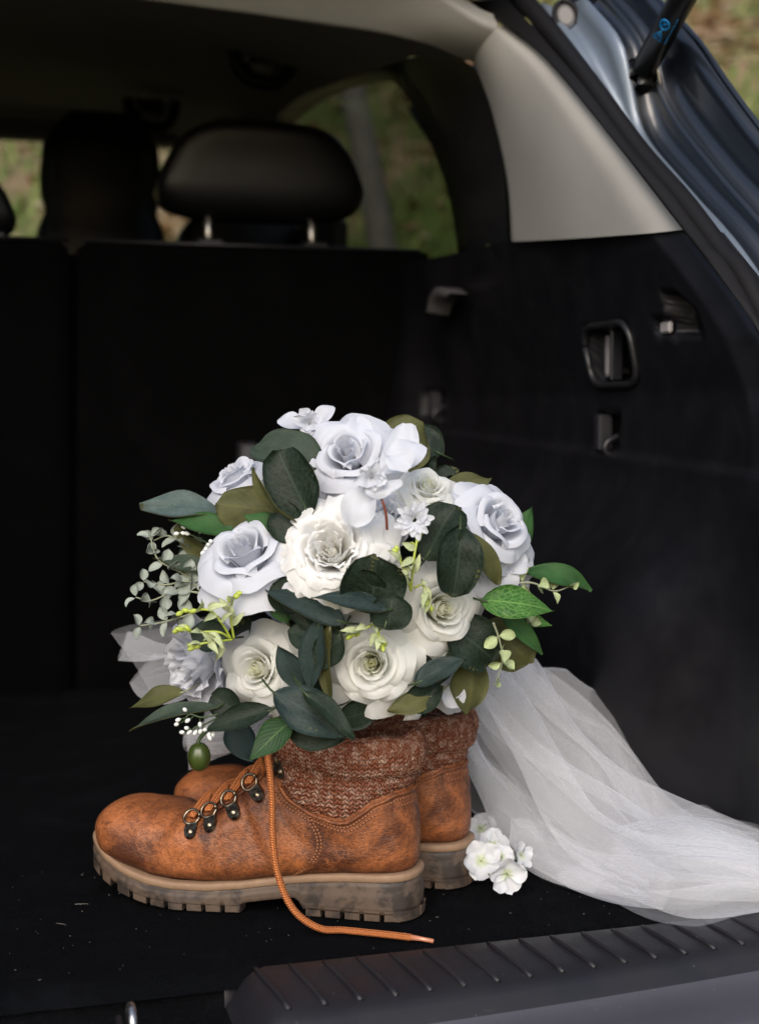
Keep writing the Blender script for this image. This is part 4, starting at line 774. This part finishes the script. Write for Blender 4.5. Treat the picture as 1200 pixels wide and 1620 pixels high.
BER = [[(-0.1308, 1.14, 0.1857), (-0.1437, 1.14, 0.1831), (-0.1539, 1.14, 0.1857), (-0.1591, 1.14, 0.1795)], [(-0.1308, 1.14, 0.1831), (-0.1405, 1.135, 0.179), (-0.1482, 1.135, 0.1764), (-0.1534, 1.135, 0.1723)], [(-0.1283, 1.14, 0.1847), (-0.1329, 1.135, 0.179), (-0.1364, 1.13, 0.1776), (-0.1394, 1.13, 0.175)], [(-0.1434, 1.19, 0.3202), (-0.1546, 1.195, 0.3251), (-0.1599, 1.195, 0.3277), (-0.1641, 1.195, 0.3293)], [(-0.129, 1.18, 0.3158), (-0.1337, 1.175, 0.3205), (-0.1374, 1.175, 0.3216), (-0.1406, 1.175, 0.3173)]]
POD = [(-0.1332, 1.16, 0.1761), (-0.1431, 1.155, 0.1678), (-0.1482, 1.15, 0.1615), (-0.1477, 1.15, 0.1573)]; POD_C = (-0.1478, 1.15, 0.1484)
DAISY = (0.0274, 1.118, 0.3458); WIRE = [(-0.0049, 1.108, 0.3683), (0.0015, 1.102, 0.3628), (0.0049, 1.102, 0.352), (0.0059, 1.105, 0.3389)]; CORE = (-0.0224, 1.25, 0.2753); RIBBON = [(0.0209, 1.16, 0.1946), (0.0259, 1.15, 0.1888), (0.0269, 1.15, 0.1825), (0.0249, 1.152, 0.1779)]
SPRIG = [((0.0993, 1.3706, 0.022), 0.0133), ((0.1062, 1.3175, 0.022), 0.0133), ((0.0923, 1.272, 0.022), 0.0156), ((0.1122, 1.2363, 0.022), 0.015), ((0.1306, 1.2868, 0.022), 0.0106), ((0.1116, 1.2831, 0.022), 0.01)]

bq = link('bouquet', None); BO = np.array([.01, 1.225, .165]); bq.location = BO
tag(bq, 'round bridal bouquet of white roses and eucalyptus resting on the boots', 'bouquet')
def rose(kind, c, R, ax, seed, parent, origin):
    rg = np.random.default_rng(seed*13+5); Rt = frame(ax, None, rg.uniform(0, 6.28)); nm = {'foam': 'rose', 'silk': 'rose', 'rosette': 'peony', 'ruffle': 'peony'}[kind]
    fl = link(nm, None, parent); fl.location = np.array(c)-origin
    TI = {'foam': [(2, .045, .60), (3, .10, .60), (3, .18, .585), (4, .30, .55), (4, .45, .47), (5, .62, .35), (6, .81, .17), (7, .99, -.08)], 'silk': [(2, .06, .74), (3, .16, .73), (3, .32, .69), (4, .56, .56), (5, .82, .32), (6, 1., .02)], 'ruffle': [(4, .12, .60), (6, .3, .62), (7, .5, .52), (8, .75, .32), (9, .97, .0)], 'rosette': [(3, .07, .50), (4, .17, .53), (5, .29, .54), (6, .42, .53), (7, .56, .50), (7, .70, .42), (8, .86, .26), (8, 1., .02)]}[kind]
    seq = [(k_, r_, z_, (q_+.5*(k_ % 2)+.3*k_)*2*math.pi/m_, m_, k_/(len(TI)-1)) for k_, (m_, r_, z_) in enumerate(TI) for q_ in range(m_)]; n = len(seq); mat = M[{'foam': 'foam_petal', 'silk': 'silk_petal', 'rosette': 'ivory_petal', 'ruffle': 'silk_petal'}[kind]]
    tag(fl, {'foam': 'cream foam rose with a tight spiral centre', 'silk': 'cool white silk rose with loose petals', 'rosette': 'full ivory peony with a quartered centre', 'ruffle': 'ruffled cool white peony'}[kind])
    nu, nv = 15, 11; U, V = np.meshgrid(np.linspace(-1, 1, nu), np.linspace(0, 1, nv), indexing='ij'); ph0 = rg.uniform(0, 6.28); q5 = rg.uniform(0, 6.28)
    for i in range(n):
        tier, r_, z_, ph, m_, f = seq[i]; j = rg.normal(0, 1, 8); rim = R*r_; zr = R*z_; al = math.pi/m_*(1.55 if m_ > 3 else 1.35); ph = ph0+ph+.09*j[3]
        curl, wav, tipd, pw, point = {'foam': (.012+.10*f, .008, .10+.14*f, .28+.36*f, .03+.12*f), 'silk': (.04+.17*f, .03, .10+.08*f, .30+.32*f, .04), 'ruffle': (.05+.08*f, .05, .14, .45+.2*f, .02), 'rosette': (.035+.10*f, .03, .12, .30+.35*f, .02)}[kind]
        rim *= 1+.05*j[1]; zr += R*.025*j[2]; rb = R*(.04+.10*f); zb_ = -R*(.30+.10*f)
        u = U*(1-.20*np.maximum(0, V-.55)/.45*np.abs(U)**1)
        vv = V; prof = vv**pw
        rho = rb+(rim-rb)*prof; z = zb_+(zr-zb_)*vv**(1.15 if kind != 'rosette' else 1.0)
        if kind != 'ruffle':      # petals that bulge: barrel-shaped in the middle, arching over towards the rim outside
            r1, z1 = rim*(1.4-.85*f), R*(.12*(1-f)+(z_+.40)*f); rho = (1-vv)**2*rb+2*vv*(1-vv)*r1+vv**2*rim*(.86+.14*f); z = (1-vv)**2*zb_+2*vv*(1-vv)*z1+vv**2*zr
        ed = np.abs(U)**2.6; z = z-R*tipd*ed*vv**1.5*(.35+.65*f); lip = np.clip((vv-.72)/.28, 0, 1)**2
        rho = rho+R*curl*lip*(.55+.45*ed+.35*(1-np.abs(U)))
        z = z-R*curl*.75*lip*(.4+.9*ed); z = z+R*point*(1-np.abs(U))**2*vv**4
        rho = rho+R*.045*U*(.25+f)+R*wav*np.sin(U*(3.5+abs(j[4])*2)+j[5]*3)*vv**2*(.3+f); z = z+R*wav*np.sin(U*(4+abs(j[6]))+j[7]*3)*vv**2
        if kind in ('rosette', 'ruffle'): rho = rho+R*.018*np.sin(U*11+j[5]*5)*vv**4; z = z+R*.02*np.sin(U*9+j[4]*5)*vv**4
        a = ph+u*al
        P = np.stack([rho*np.cos(a), rho*np.sin(a), z], -1)
        if kind == 'rosette' and tier < 5: P = P+R*np.array([.05*j[0], .05*j[4], .035*j[6]])*vv[..., None]
        P = P+R*.012*vnoise(P/R, 4, seed+i)[..., None]
        base = np.clip(vv*(.35+f*.9)+.5*f, 0, 1)
        grid('petal', P@Rt, mat, fl, uv=np.stack([(U+1)/2, V], -1), att={'base': base})
    G = np.array([[(r*R*math.cos(k), r*R*math.sin(k), z*R) for k in np.linspace(0, 2*math.pi, 14, endpoint=False)] for r, z in (((.08, -.3), (.09, .0), (.075, .3), (.05, .37), (.01, .40)) if kind != 'rosette' else ((.08, -.3), (.09, .0), (.075, .22), (.05, .27), (.01, .30)))]); grid('bud', G@Rt, mat, fl, cv=True, att={'base': np.full((5, 14), .25)})
    # calyx cup under the petals
    q = np.linspace(0, 2*math.pi, 12, endpoint=False); G = np.array([[(r*math.cos(k), r*math.sin(k), z) for k in q] for r, z in ((R*.05, -R*.75), (R*.07, -R*.5), (R*.2, -R*.36), (R*.34, -R*.2))]); grid('calyx', G@Rt, M['stem_green'], fl, cv=True)
    return fl
for kind, c, R, ax, seed in FLOWERS: rose(kind, c, R*(1.03 if kind in ('foam', 'rosette') else 1.08), ax, seed, bq, BO)
def flat(base, tip, width, nrm, shape='r', cup=.2, bend=.08, wave=0., nu=9, nv=13, seed=0):
    base = np.array(base, float); tip = np.array(tip, float); d = tip-base; L = np.linalg.norm(d); d /= L; nrm = np.array(nrm, float); nrm = nrm-d*(nrm@d); nrm /= np.linalg.norm(nrm); sd_ = np.cross(d, nrm)
    U, V = np.meshgrid(np.linspace(-1, 1, nu), np.linspace(0, 1, nv), indexing='ij')
    if shape == 'r': w = np.sqrt(np.clip(1-(2*V-1.04)**2/1.09, 0, 1))*(.82+.18*ss(V, 0, .3)); w = np.where(V > .985, .10, w)
    elif shape == 'e': w = np.sin(math.pi*np.clip(V, 0, 1)**.85)**.75
    elif shape == 'o': w = np.sin(math.pi*np.clip(V*.93+.02, 0, 1)**1.25)**.6
    else: w = np.sin(math.pi*np.clip(V, 0, 1)**.72)**.95
    w = np.maximum(w, .035); hw = width/2*w
    rs = np.random.default_rng(seed+3).normal(0, 1, 5)
    h = cup*hw*(np.abs(U)**1.6)*(1+.7*np.tanh(rs[0])*U)*(1+.8*np.tanh(rs[1])*(V-.5))+.22*np.tanh(rs[2])*width*U*(V-.35)+.055*width*np.sin(V*8+rs[3]*3+2*np.sign(U))*np.abs(U)**2.5+bend*L*np.sin(math.pi*V*.9)+wave*width*np.sin(U*3+V*7+seed)*V
    h = h+.07*width*vnoise(np.stack([U*1.2, V*2.2, 0*U+seed], -1), 1.6, seed % 50)
    return base+d*(V*L)[..., None]+sd_*(U*hw)[..., None]+nrm*h[..., None], nrm, U, V
def leaf(base, tip, width, shape, nrm, cup, bend, mat, parent, origin, seed=0, name='leaf', under='leaf_olive', th=.00045, nu=9, nv=15):
    P, n_, U, V = flat(base, tip, width, nrm, shape, cup, bend, .02, nu, nv, seed); P = P-origin; A_ = P.reshape(-1, 3); B_ = (P-n_*th).reshape(-1, 3); m = nu*nv
    f = gfaces(nu, nv); f = [q[::-1] for q in f]; rim = [i*nv for i in range(nu)]+[(nu-1)*nv+j for j in range(1, nv)]+[i*nv+nv-1 for i in range(nu-2, -1, -1)]+[j for j in range(nv-2, 0, -1)]
    fs = f+[tuple(k+m for k in q[::-1]) for q in f]+[(rim[i], rim[(i+1) % len(rim)], rim[(i+1) % len(rim)]+m, rim[i]+m) for i in range(len(rim))]
    mi = [0]*len(f)+[1]*len(f)+[1]*len(rim); uv = np.stack([(U+1)/2, V], -1).reshape(-1, 2)
    o = obj(name, np.vstack([A_, B_]), fs, [M[mat], M[under]], parent, uv=np.vstack([uv, uv]), mi=mi)
    return o
lid = 0
LAB = {'dark': 'dark green leaf', 'olive': 'leaf showing its olive underside', 'blue': 'blue-grey leaf', 'grey': 'grey-green leaf', 'bluedark': 'dusky blue-green leaf', 'vein': 'bright green leaf with pale veins', 'vein2': 'green leaf with pale veins', 'green': 'fresh green leaf', 'darkblue': 'dark blue-green leaf'}
for (b, tp, w, sh, n_, cu, be, mt) in LEAVES:
    lid += 1; o = leaf(b, tp, w, sh, n_, cu, be, 'leaf_'+mt, bq, BO, seed=lid, name='leaf'); o['label'] = LAB[mt]
    b = np.array(b); d = (b-np.array(tp)); d /= np.linalg.norm(d); e = b+d*.012+np.array([0, .02, 0]); tube('leaf_stalk', even([np.array(tp)*.25+b*.75-BO, b-BO, e-BO], 7), .0009, M['stem_green' if mt != 'olive' else 'stem_pale'], o, seg=5)
# darker leaves and stems filling the inside
core = np.array(CORE)
for i in range(58):
    d = RNG.normal(0, 1, 3); d /= np.linalg.norm(d); d[1] = -abs(d[1])*.6+.15; p = core+d*np.array([.115, .075, .10])*RNG.uniform(.55, 1); dr = d+RNG.normal(0, .5, 3); dr /= np.linalg.norm(dr)
    if p[2] < .185: p[2] = .185+RNG.uniform(0, .03)
    L = RNG.uniform(.035, .055); q = p+dr*L
    if q[2] < .175: q[2] = .175
    leaf(p, q, RNG.uniform(.02, .036), ['r', 'e', 'p'][i % 3], (d[0]*.6+RNG.normal(0, .3), -1, d[2]*.6+.2), .2, .08, ['leaf_dark', 'leaf_dark', 'leaf_darkblue', 'leaf_olive'][i % 4], bq, BO, seed=100+i, name='leaf', nu=7, nv=9)
for i in range(9):
    a = i*.7; s_ = core-BO+np.array([.03*math.cos(a), -.01+.02*math.sin(a), -.02]); e = np.array([[-.03, .035, -.035], [.03, .06, -.03]][i % 2])+np.array([.016*math.cos(a), .012*math.sin(a), -.03*(i % 3)*.4])
    tube('stem', even([s_, (s_+e)/2+np.array([0, .01, 0]), e], 12), .0026, M['stem_green'], bq, seg=7)
# orchids: broad flat petals round a frilled lip
for k, ps in enumerate(ORCHIDS):
    oc = link('orchid', None, bq); c0 = np.array(ps[0][0]); oc.location = c0-BO; oc['label'] = 'cool white orchid with broad petals'
    for i, (b, tp, w, n_) in enumerate(ps):
        P, nn, U, V = flat(b, tp, w, n_, 'o', .22, .10, .05, 11, 11, k*7+i); grid('petal', P-c0, M['silk_petal'], oc, uv=np.stack([(U+1)/2, V], -1), att={'base': np.clip(V+.35, 0, 1)}, flip=True)
    if k < 2:
        lc_ = c0+np.array([[-.006, -.012, -.002], [-.001, -.01, .004]][k])-c0
        for i in range(14):
            a = i*2.4; d = np.array([math.cos(a), -.7, math.sin(a)]); P, nn, U, V = flat(lc_, lc_+d*RNG.uniform(.009, .015), .010, (-d[0]*.5, -1, -d[2]*.5), 'o', .5, .2, .12, 7, 7, i); grid('lip_frill', P, M['silk_petal'], oc, uv=np.stack([(U+1)/2, V], -1), att={'base': np.clip(V+.4, 0, 1)}, flip=True)
# small toothed daisy
dz = link('daisy', None, bq); dz.location = np.array(DAISY)-BO; dz['label'] = 'small white toothed daisy'
for i in range(26):
    a = i*2.39996; r = .0175*(.45+.55*(i/25)); d = np.array([math.cos(a), -.25-.5*(1-i/25), math.sin(a)]); P, nn, U, V = flat(d*.002, d*r, .0058, (-d[0]*.4, -1, -d[2]*.4), 'o', .4, .12, .05, 5, 7, i); grid('petal', P, M['silk_petal'], dz, uv=np.stack([(U+1)/2, V], -1), att={'base': np.clip(V+.4, 0, 1)}, flip=True)
tube('flower_wire', even(np.array(WIRE)-BO, 20), .0011, M['wire_red'], bq, seg=7)
P = even(np.array(RIBBON)-BO, 12); grid('ribbon', np.stack([P+np.array([-.006, 0, 0]), P+np.array([0, -.002, .001]), P+np.array([.007, .001, .001])], 1), M['ribbon'], bq, thick=.0005)
# sprigs of small paired leaves
def sprig(pts, mat, nl, sz, parent, origin, smat='stem_pale', label=None):
    P = even(np.array(pts), 30); sg = link('sprig', None, parent); c0 = P[0].copy(); sg.location = c0-origin
    if label: sg['label'] = label
    tube('stem', P-c0, np.linspace(.0011, .0006, 30), M[smat], sg, seg=6)
    for k in range(nl):
        i = 7+int(k*22/max(1, nl-1)); t_ = P[min(i+1, 29)]-P[i-1]; t_ /= np.linalg.norm(t_); a = k*1.57; s = sz*(1.15-.45*k/nl)
        sd_ = np.cross(t_, (0, -1, .2)); sd_ /= np.linalg.norm(sd_); o2 = np.cross(t_, sd_)
        for sg_ in (1, -1):
            d = sg_*(sd_*math.cos(a)+o2*math.sin(a)*.8)+t_*.5+RNG.normal(0, .12, 3); d /= np.linalg.norm(d); p = P[i]+d*.001
            leaf(p, p+d*s, s*.72, 'e', (RNG.normal(0, .7), -1, .5+RNG.normal(0, .5)), .55, .15, mat, sg, c0, seed=k*3+sg_+5, under=mat, nu=5, nv=7, th=.0003)
for p in EUC: sprig(p, 'leaf_pale', 5, .0135, bq, BO, label='pale grey-green eucalyptus sprig')
for p in EUR: sprig(p, 'leaf_palegreen', 4, .012, bq, BO, label='pale green eucalyptus sprig')
def blob(c, ax, L, w, mat, parent, name, prof=None, ribs=0):
    Rr = frame(ax); pr_ = np.array(prof or [(0, .12), (.12, .55), (.35, .95), (.6, 1), (.82, .72), (.95, .3), (1, .04)]); pr_ = crom(pr_, 13); q = np.linspace(0, 2*math.pi, 24 if ribs else 10, endpoint=False)
    G = np.array([[(max(r, .01)*w/2*math.cos(k)*(1-(.10*(1-abs(math.sin(ribs*k/2)))**3 if ribs else 0)), max(r, .01)*w/2*math.sin(k)*(1-(.10*(1-abs(math.sin(ribs*k/2)))**3 if ribs else 0)), L*z) for k in q] for z, r in pr_]); return grid(name, np.asarray(c)+G@Rr, mat, parent, cv=True, caps=True)
for k, p in enumerate(BUD):
    P = even(np.array(p), 20); sg = link('bud_sprig', None, bq); c0 = P[0].copy(); sg.location = c0-BO; sg['label'] = 'yellow-green bud sprig with variegated leaves'
    tube('stem', P-c0, .001, M['bud_yellow'], sg, seg=6)
    for i in range(3):
        d = P[-1]-P[-4]; d = d/np.linalg.norm(d)+RNG.normal(0, .45, 3)+np.array([0, -.3, 0]); e = P[-1-i*2]; blob(e-c0, d, RNG.uniform(.0065, .0095), .0042, M['bud_yellow'], sg, 'bud')
    for i in range(4):
        e = P[6+3*i]; d = P[-1]-P[0]; d = d/np.linalg.norm(d)*.5+RNG.normal(0, .6, 3)+np.array([0, -.35, 0]); d /= np.linalg.norm(d); leaf(e, e+d*RNG.uniform(.012, .02), .0062, 'p', (RNG.normal(0, .4), -1, .5), .4, .15, 'leaf_varieg', sg, c0, seed=k*5+i, under='leaf_palegreen', nu=5, nv=8, th=.0003)
for k, p in enumerate(BER):
    P = even(np.array(p), 16); sg = link('berry_sprig', None, bq); c0 = P[0].copy(); sg.location = c0-BO; sg['label'] = 'sprig of small white berries'
    tube('stem', P-c0, .0008, M['stem_green'], sg, seg=6)
    for i in range(5):
        e = P[15-2*i]; d = P[-1]-P[0]; d = d/np.linalg.norm(d)+RNG.normal(0, .7, 3)+np.array([0, -.3, -.2]); d /= np.linalg.norm(d); tube('stalk', [e-c0, e+d*.005-c0], .0005, M['stem_green'], sg, seg=5); blob(e+d*.0045-c0, d, .0052, .0034, M['berry_white'], sg, 'berry')
pd = link('seed_pod', None, bq); pd.location = np.array(POD[0])-BO; pd['label'] = 'green poppy pod hanging on its stalk'; tube('stalk', even(np.array(POD)-np.array(POD[0]), 14), .0017, M['stem_green'], pd, seg=8)
blob(np.array(POD_C)-np.array(POD[0])+np.array([0, 0, .0115]), (0, .05, -1), .024, .0185, M['pod_green'], pd, 'pod', [(0, .2), (.1, .68), (.35, .98), (.6, 1), (.85, .75), (.97, .3), (1, .05)], 6)
# ------------------------------------------------------------------ loose sprig of white blossoms on the carpet
fs = link('flower_sprig', None); f0 = np.array([.105, 1.30, 0]); fs.location = f0; tag(fs, 'loose sprig of white blossoms lying on the carpet behind the boot heels', 'flowers')
S0 = [np.array(c)-f0 for c, r in SPRIG]
tube('stem', even([S0[0]+np.array([-.03, .03, -.012]), S0[0]+np.array([0, 0, -.008]), S0[1]+np.array([0, 0, -.008]), S0[2]+np.array([.004, 0, -.010]), S0[3]+np.array([0, .004, -.008])], 24), .0013, M['stem_green'], fs, seg=6); tube('stem', even([S0[1]+np.array([0, 0, -.008]), S0[5]+np.array([0, 0, -.004]), S0[4]+np.array([0, 0, -.004])], 14), .0011, M['stem_green'], fs, seg=6)
for k, (c, r) in enumerate(SPRIG):
    b = link('blossom', None, fs); b.location = S0[k]; ax = np.array([[.0, -.7, .7], [.3, -.7, .6], [.1, -.9, .3], [.2, -.8, -.1], [.6, -.5, .3], [.2, -.8, .5]][k]); Rr = frame(ax, None, k*.8); np_ = 5 if k != 4 else 4
    for i in range(np_):
        a = i*2*math.pi/np_+RNG.normal(0, .12); d = (Rr[0]*math.cos(a)+Rr[1]*math.sin(a))+Rr[2]*RNG.uniform(.15, .6); d /= np.linalg.norm(d); tp = d*r*1.25
        if S0[k][2]+tp[2] < .003: tp = tp+np.array([0, 0, .003-S0[k][2]-tp[2]])
        P, nn, U, V = flat(d*.001, tp, r*1.25, Rr[2]-d*.2, 'o', .35, -.12, .04, 9, 9, k*9+i); P[..., 2] = np.maximum(P[..., 2], .002-S0[k][2]); grid('petal', P, M['blossom_petal'], b, uv=np.stack([(U+1)/2, V], -1), att={'base': np.clip(V*2.4, 0, 1)}, flip=True)
    blob(np.zeros(3), -Rr[2], .007, .005, M['stem_pale'], b, 'calyx')
# ------------------------------------------------------------------ tulle veil: folded layers spilling from behind the bouquet
def tulle_mat(name, op):
    t = MT(name); d = t.new('ShaderNodeBsdfDiffuse'); d.inputs[0].default_value = (.86, .875, .91, 1); tl = t.new('ShaderNodeBsdfTranslucent'); tl.inputs[0].default_value = (.86, .875, .91, 1); tr = t.new('ShaderNodeBsdfTransparent')
    m1 = t.new('ShaderNodeMixShader'); m1.inputs[0].default_value = .45; t.l(d.outputs[0], m1.inputs[1]); t.l(tl.outputs[0], m1.inputs[2])
    # a net seen at a slant covers more: 1-(1-op)^(1/cos)
    lw = t.new('ShaderNodeLayerWeight'); lw.inputs[0].default_value = .5; cosv = t.math('MAXIMUM', t.math('SUBTRACT', 1., lw.outputs['Facing']), .13)
    f = t.math('SUBTRACT', 1., t.math('POWER', 1-op, t.math('DIVIDE', 1., cosv)))
    m2 = t.new('ShaderNodeMixShader'); t.l(f, m2.inputs[0]); t.l(tr.outputs[0], m2.inputs[1]); t.l(m1.outputs[0], m2.inputs[2]); t.l(m2.outputs[0], t.out.inputs[0]); M[name] = t.m
tulle_mat('tulle', .095); tulle_mat('tulle_doubled', .165)
veil = link('veil', None); VO = np.array([.2, 1.3, 0]); veil.location = VO; tag(veil, 'sheer white tulle veil crumpled across the boot carpet beside the boots', 'veil')
def layer(N, Wl, puff, k, c, amp, seed, ns=150, nt=150, ph=1.5, t0=0., t1=1.):
    N = even(N, ns); Wl = even(Wl, ns); T = np.linspace(0, 1, nt)[None, :]; S = np.linspace(0, 1, ns)[:, None]
    rg = np.random.default_rng(seed); p = rg.uniform(0, 6.28, 8)
    base = 2*math.pi*k*(T+.13*np.sin(2.6*S+p[0])+.05*np.sin(6*S+p[1])+.05*np.sin(4*T+5*S))+ph*np.sin(2.2*S+p[2])
    cc = c*(.55+.75*np.sin(3.1*S+2*T+p[3])**2)
    t = T+cc*np.sin(base)/(2*math.pi*k)+.02*np.sin(2*math.pi*(k*2.3*T+S*1.7)+p[4]); t = t0+(t1-t0)*t
    P = N[:, None]*(1-t[..., None])+Wl[:, None]*t[..., None]
    ctr = np.sin(math.pi*np.clip(t, 0, 1))
    A = amp*(.3+.7*ss(S, 0, .35))*(1+.4*np.sin(5*S+p[5]))
    h = puff*ctr**.8+A*np.cos(base)*(.35+.65*ctr)+A*.35*np.cos(2*math.pi*(2.7*k*T)+9*S+p[6])
    n_ = np.array([-.15, -.62, .77])
    P = P+h[..., None]*n_
    P = P+.006*vnoise(P, 22, seed)[..., None]*n_
    P[..., 2] = np.maximum(P[..., 2], .002+.0006*(seed % 7))
    uv = np.stack(np.broadcast_arrays(S, T), -1)
    return grid('tulle_layer', P-VO, M['tulle'], veil, uv=uv)
N0 = [(.070, 1.325, .190), (.078, 1.330, .135), (.105, 1.350, .075), (.135, 1.335, .030), (.158, 1.285, .006), (.197, 1.236, .004), (.234, 1.180, .004), (.270, 1.172, .004), (.312, 1.190, .006), (.362, 1.208, .008)]
W0 = [(.135, 1.385, .215), (.165, 1.405, .175), (.205, 1.415, .135), (.238, 1.405, .122), (.258, 1.375, .085), (.272, 1.345, .050), (.285, 1.315, .052), (.302, 1.290, .058), (.322, 1.262, .050), (.350, 1.238, .042)]
N0, W0 = np.array(N0), np.array(W0)
def mixc(a, b): return N0*(1-a)+W0*a, N0*(1-b)+W0*b
layer(*mixc(0, 1), .014, 2, 2.6, .012, 11, ph=2.)
for i, (a, b, pf) in enumerate([(.06, .80, .028), (.12, .66, .036), (.20, .90, .030)]): layer(*mixc(a, b), pf, 1, .6, .005, 21+i, ph=1.)
# loose doubled folds lying along the heap
def fold(P, r, flat_, seed, ns=90, nc=56, lob=2):
    P = even(P, ns); rg = np.random.default_rng(seed); p = rg.uniform(0, 6.28, 6); S = np.linspace(0, 1, ns)[:, None]; q = np.linspace(0, 2*math.pi, nc, endpoint=False)[None, :]
    T = np.gradient(P, axis=0); T /= np.linalg.norm(T, axis=1)[:, None]; n_ = np.array([-.15, -.62, .77]); side = np.cross(T, n_); side /= np.linalg.norm(side, axis=1)[:, None]; up = np.cross(side, T)
    rr = r*(.75+.35*np.sin(4*S+p[0])+.2*np.sin(9*S+p[1]))*np.clip(S*6+.35, 0, 1); w = rr*(1+.22*np.sin(lob*q+2*S+p[2])+.05*np.sin(3*q-4*S+p[3])); tw = .9*np.sin(3*S+p[4])
    x = np.cos(q+tw*.4)*w*1.5; y = np.sin(q)*w*flat_+.16*r*np.sin(2*q+3*S+p[5])
    G = P[:, None]+side[:, None]*x[..., None]+up[:, None]*y[..., None]; G = G+.3*r*vnoise(G, 18, seed)[..., None]*n_; G[..., 2] = np.maximum(G[..., 2], .003+.0004*(seed % 5))
    return grid('tulle_fold', G-VO, M['tulle_doubled'], veil, cv=True)
for i, (P, r, fl_) in enumerate([
 ([(.16, 1.405, .17), (.205, 1.41, .142), (.242, 1.398, .124), (.266, 1.37, .086), (.276, 1.348, .03)], .019, .6),
 ([(.262, 1.325, .008), (.272, 1.312, .026), (.288, 1.296, .034), (.315, 1.268, .030), (.355, 1.234, .026)], .011, .9),
 ([(.165, 1.275, .008), (.2, 1.238, .010), (.235, 1.196, .012), (.268, 1.184, .012), (.31, 1.198, .012), (.36, 1.212, .012)], .013, .5),
 ([(.075, 1.335, .15), (.09, 1.34, .10), (.12, 1.345, .055), (.146, 1.318, .022), (.168, 1.275, .012), (.2, 1.24, .010)], .014, .6),
 ([(.10, 1.37, .20), (.15, 1.365, .135), (.20, 1.345, .09), (.25, 1.30, .07), (.30, 1.25, .055), (.36, 1.225, .04)], .026, .5),
 ([(.115, 1.38, .20), (.17, 1.385, .15), (.22, 1.37, .105), (.255, 1.325, .06), (.285, 1.285, .038), (.32, 1.25, .032), (.36, 1.225, .03)], .017, .5),
 ([(.10, 1.35, .16), (.145, 1.345, .10), (.185, 1.31, .06), (.225, 1.26, .04), (.27, 1.22, .03), (.36, 1.212, .025)], .020, .55),
 ([(.09, 1.36, .19), (.13, 1.36, .14), (.165, 1.345, .095), (.2, 1.3, .06), (.24, 1.25, .05), (.30, 1.225, .045), (.36, 1.215, .03)], .014, .7),
 ([(.13, 1.34, .04), (.155, 1.30, .02), (.185, 1.26, .015), (.215, 1.23, .014), (.25, 1.205, .014)], .015, .6)]): fold(P, r, fl_, 71+i)
# thick folded end by the sill
E0 = np.array([(.205, 1.262, .012), (.236, 1.236, .012), (.268, 1.215, .012), (.300, 1.208, .012), (.358, 1.218, .012)]); E1_ = np.array([(.225, 1.300, .045), (.256, 1.285, .055), (.284, 1.268, .060), (.308, 1.255, .060), (.352, 1.243, .05)])
for i in range(2): layer(E0+np.array([.006*i, .004*i, 0]), E1_-np.array([0, .006*i, 0]), .020-.004*i, 2+i, 1.8, .007, 31+i, 90, 110, ph=1.5-i*2)
# darker swag hanging behind the boot heels
layer([(.02, 1.36, .16), (.04, 1.36, .09), (.085, 1.365, .05), (.12, 1.36, .02), (.15, 1.33, .006)], [(.06, 1.40, .2), (.09, 1.41, .15), (.12, 1.42, .11), (.15, 1.40, .08), (.18, 1.36, .05)], .012, 2, 1.8, .008, 41, 80, 100)
layer([(.10, 1.36, .02), (.135, 1.335, .008), (.155, 1.29, .006), (.185, 1.25, .004), (.225, 1.20, .004)], [(.13, 1.38, .07), (.15, 1.35, .05), (.17, 1.31, .035), (.20, 1.27, .03), (.24, 1.22, .025)], .006, 3, 2.4, .008, 43, 110, 90)
# loops showing on the other side of the bouquet
layer([(-.10, 1.33, .20), (-.16, 1.34, .175), (-.205, 1.345, .155), (-.215, 1.345, .155), (-.19, 1.35, .165), (-.12, 1.36, .17)], [(-.10, 1.35, .245), (-.17, 1.36, .225), (-.225, 1.36, .215), (-.250, 1.355, .207), (-.22, 1.37, .21), (-.12, 1.38, .235)], .006, 1, 1.2, .006, 51, 80, 90)
for i, (P, r, fl_) in enumerate([([(-.09, 1.35, .225), (-.15, 1.352, .212), (-.205, 1.352, .200), (-.246, 1.352, .207)], .015, .5), ([(-.10, 1.35, .195), (-.16, 1.35, .178), (-.20, 1.348, .168), (-.228, 1.35, .186)], .015, .5),
 ([(-.08, 1.35, .17), (-.13, 1.352, .14), (-.17, 1.352, .120), (-.188, 1.352, .113)], .018, .5), ([(-.04, 1.36, .13), (-.10, 1.36, .12), (-.15, 1.358, .108), (-.185, 1.355, .105)], .016, .5), ([(.0, 1.38, .15), (-.06, 1.38, .13), (-.12, 1.375, .13), (-.17, 1.37, .13)], .022, .5)]): fold(P, r, fl_, 91+i)
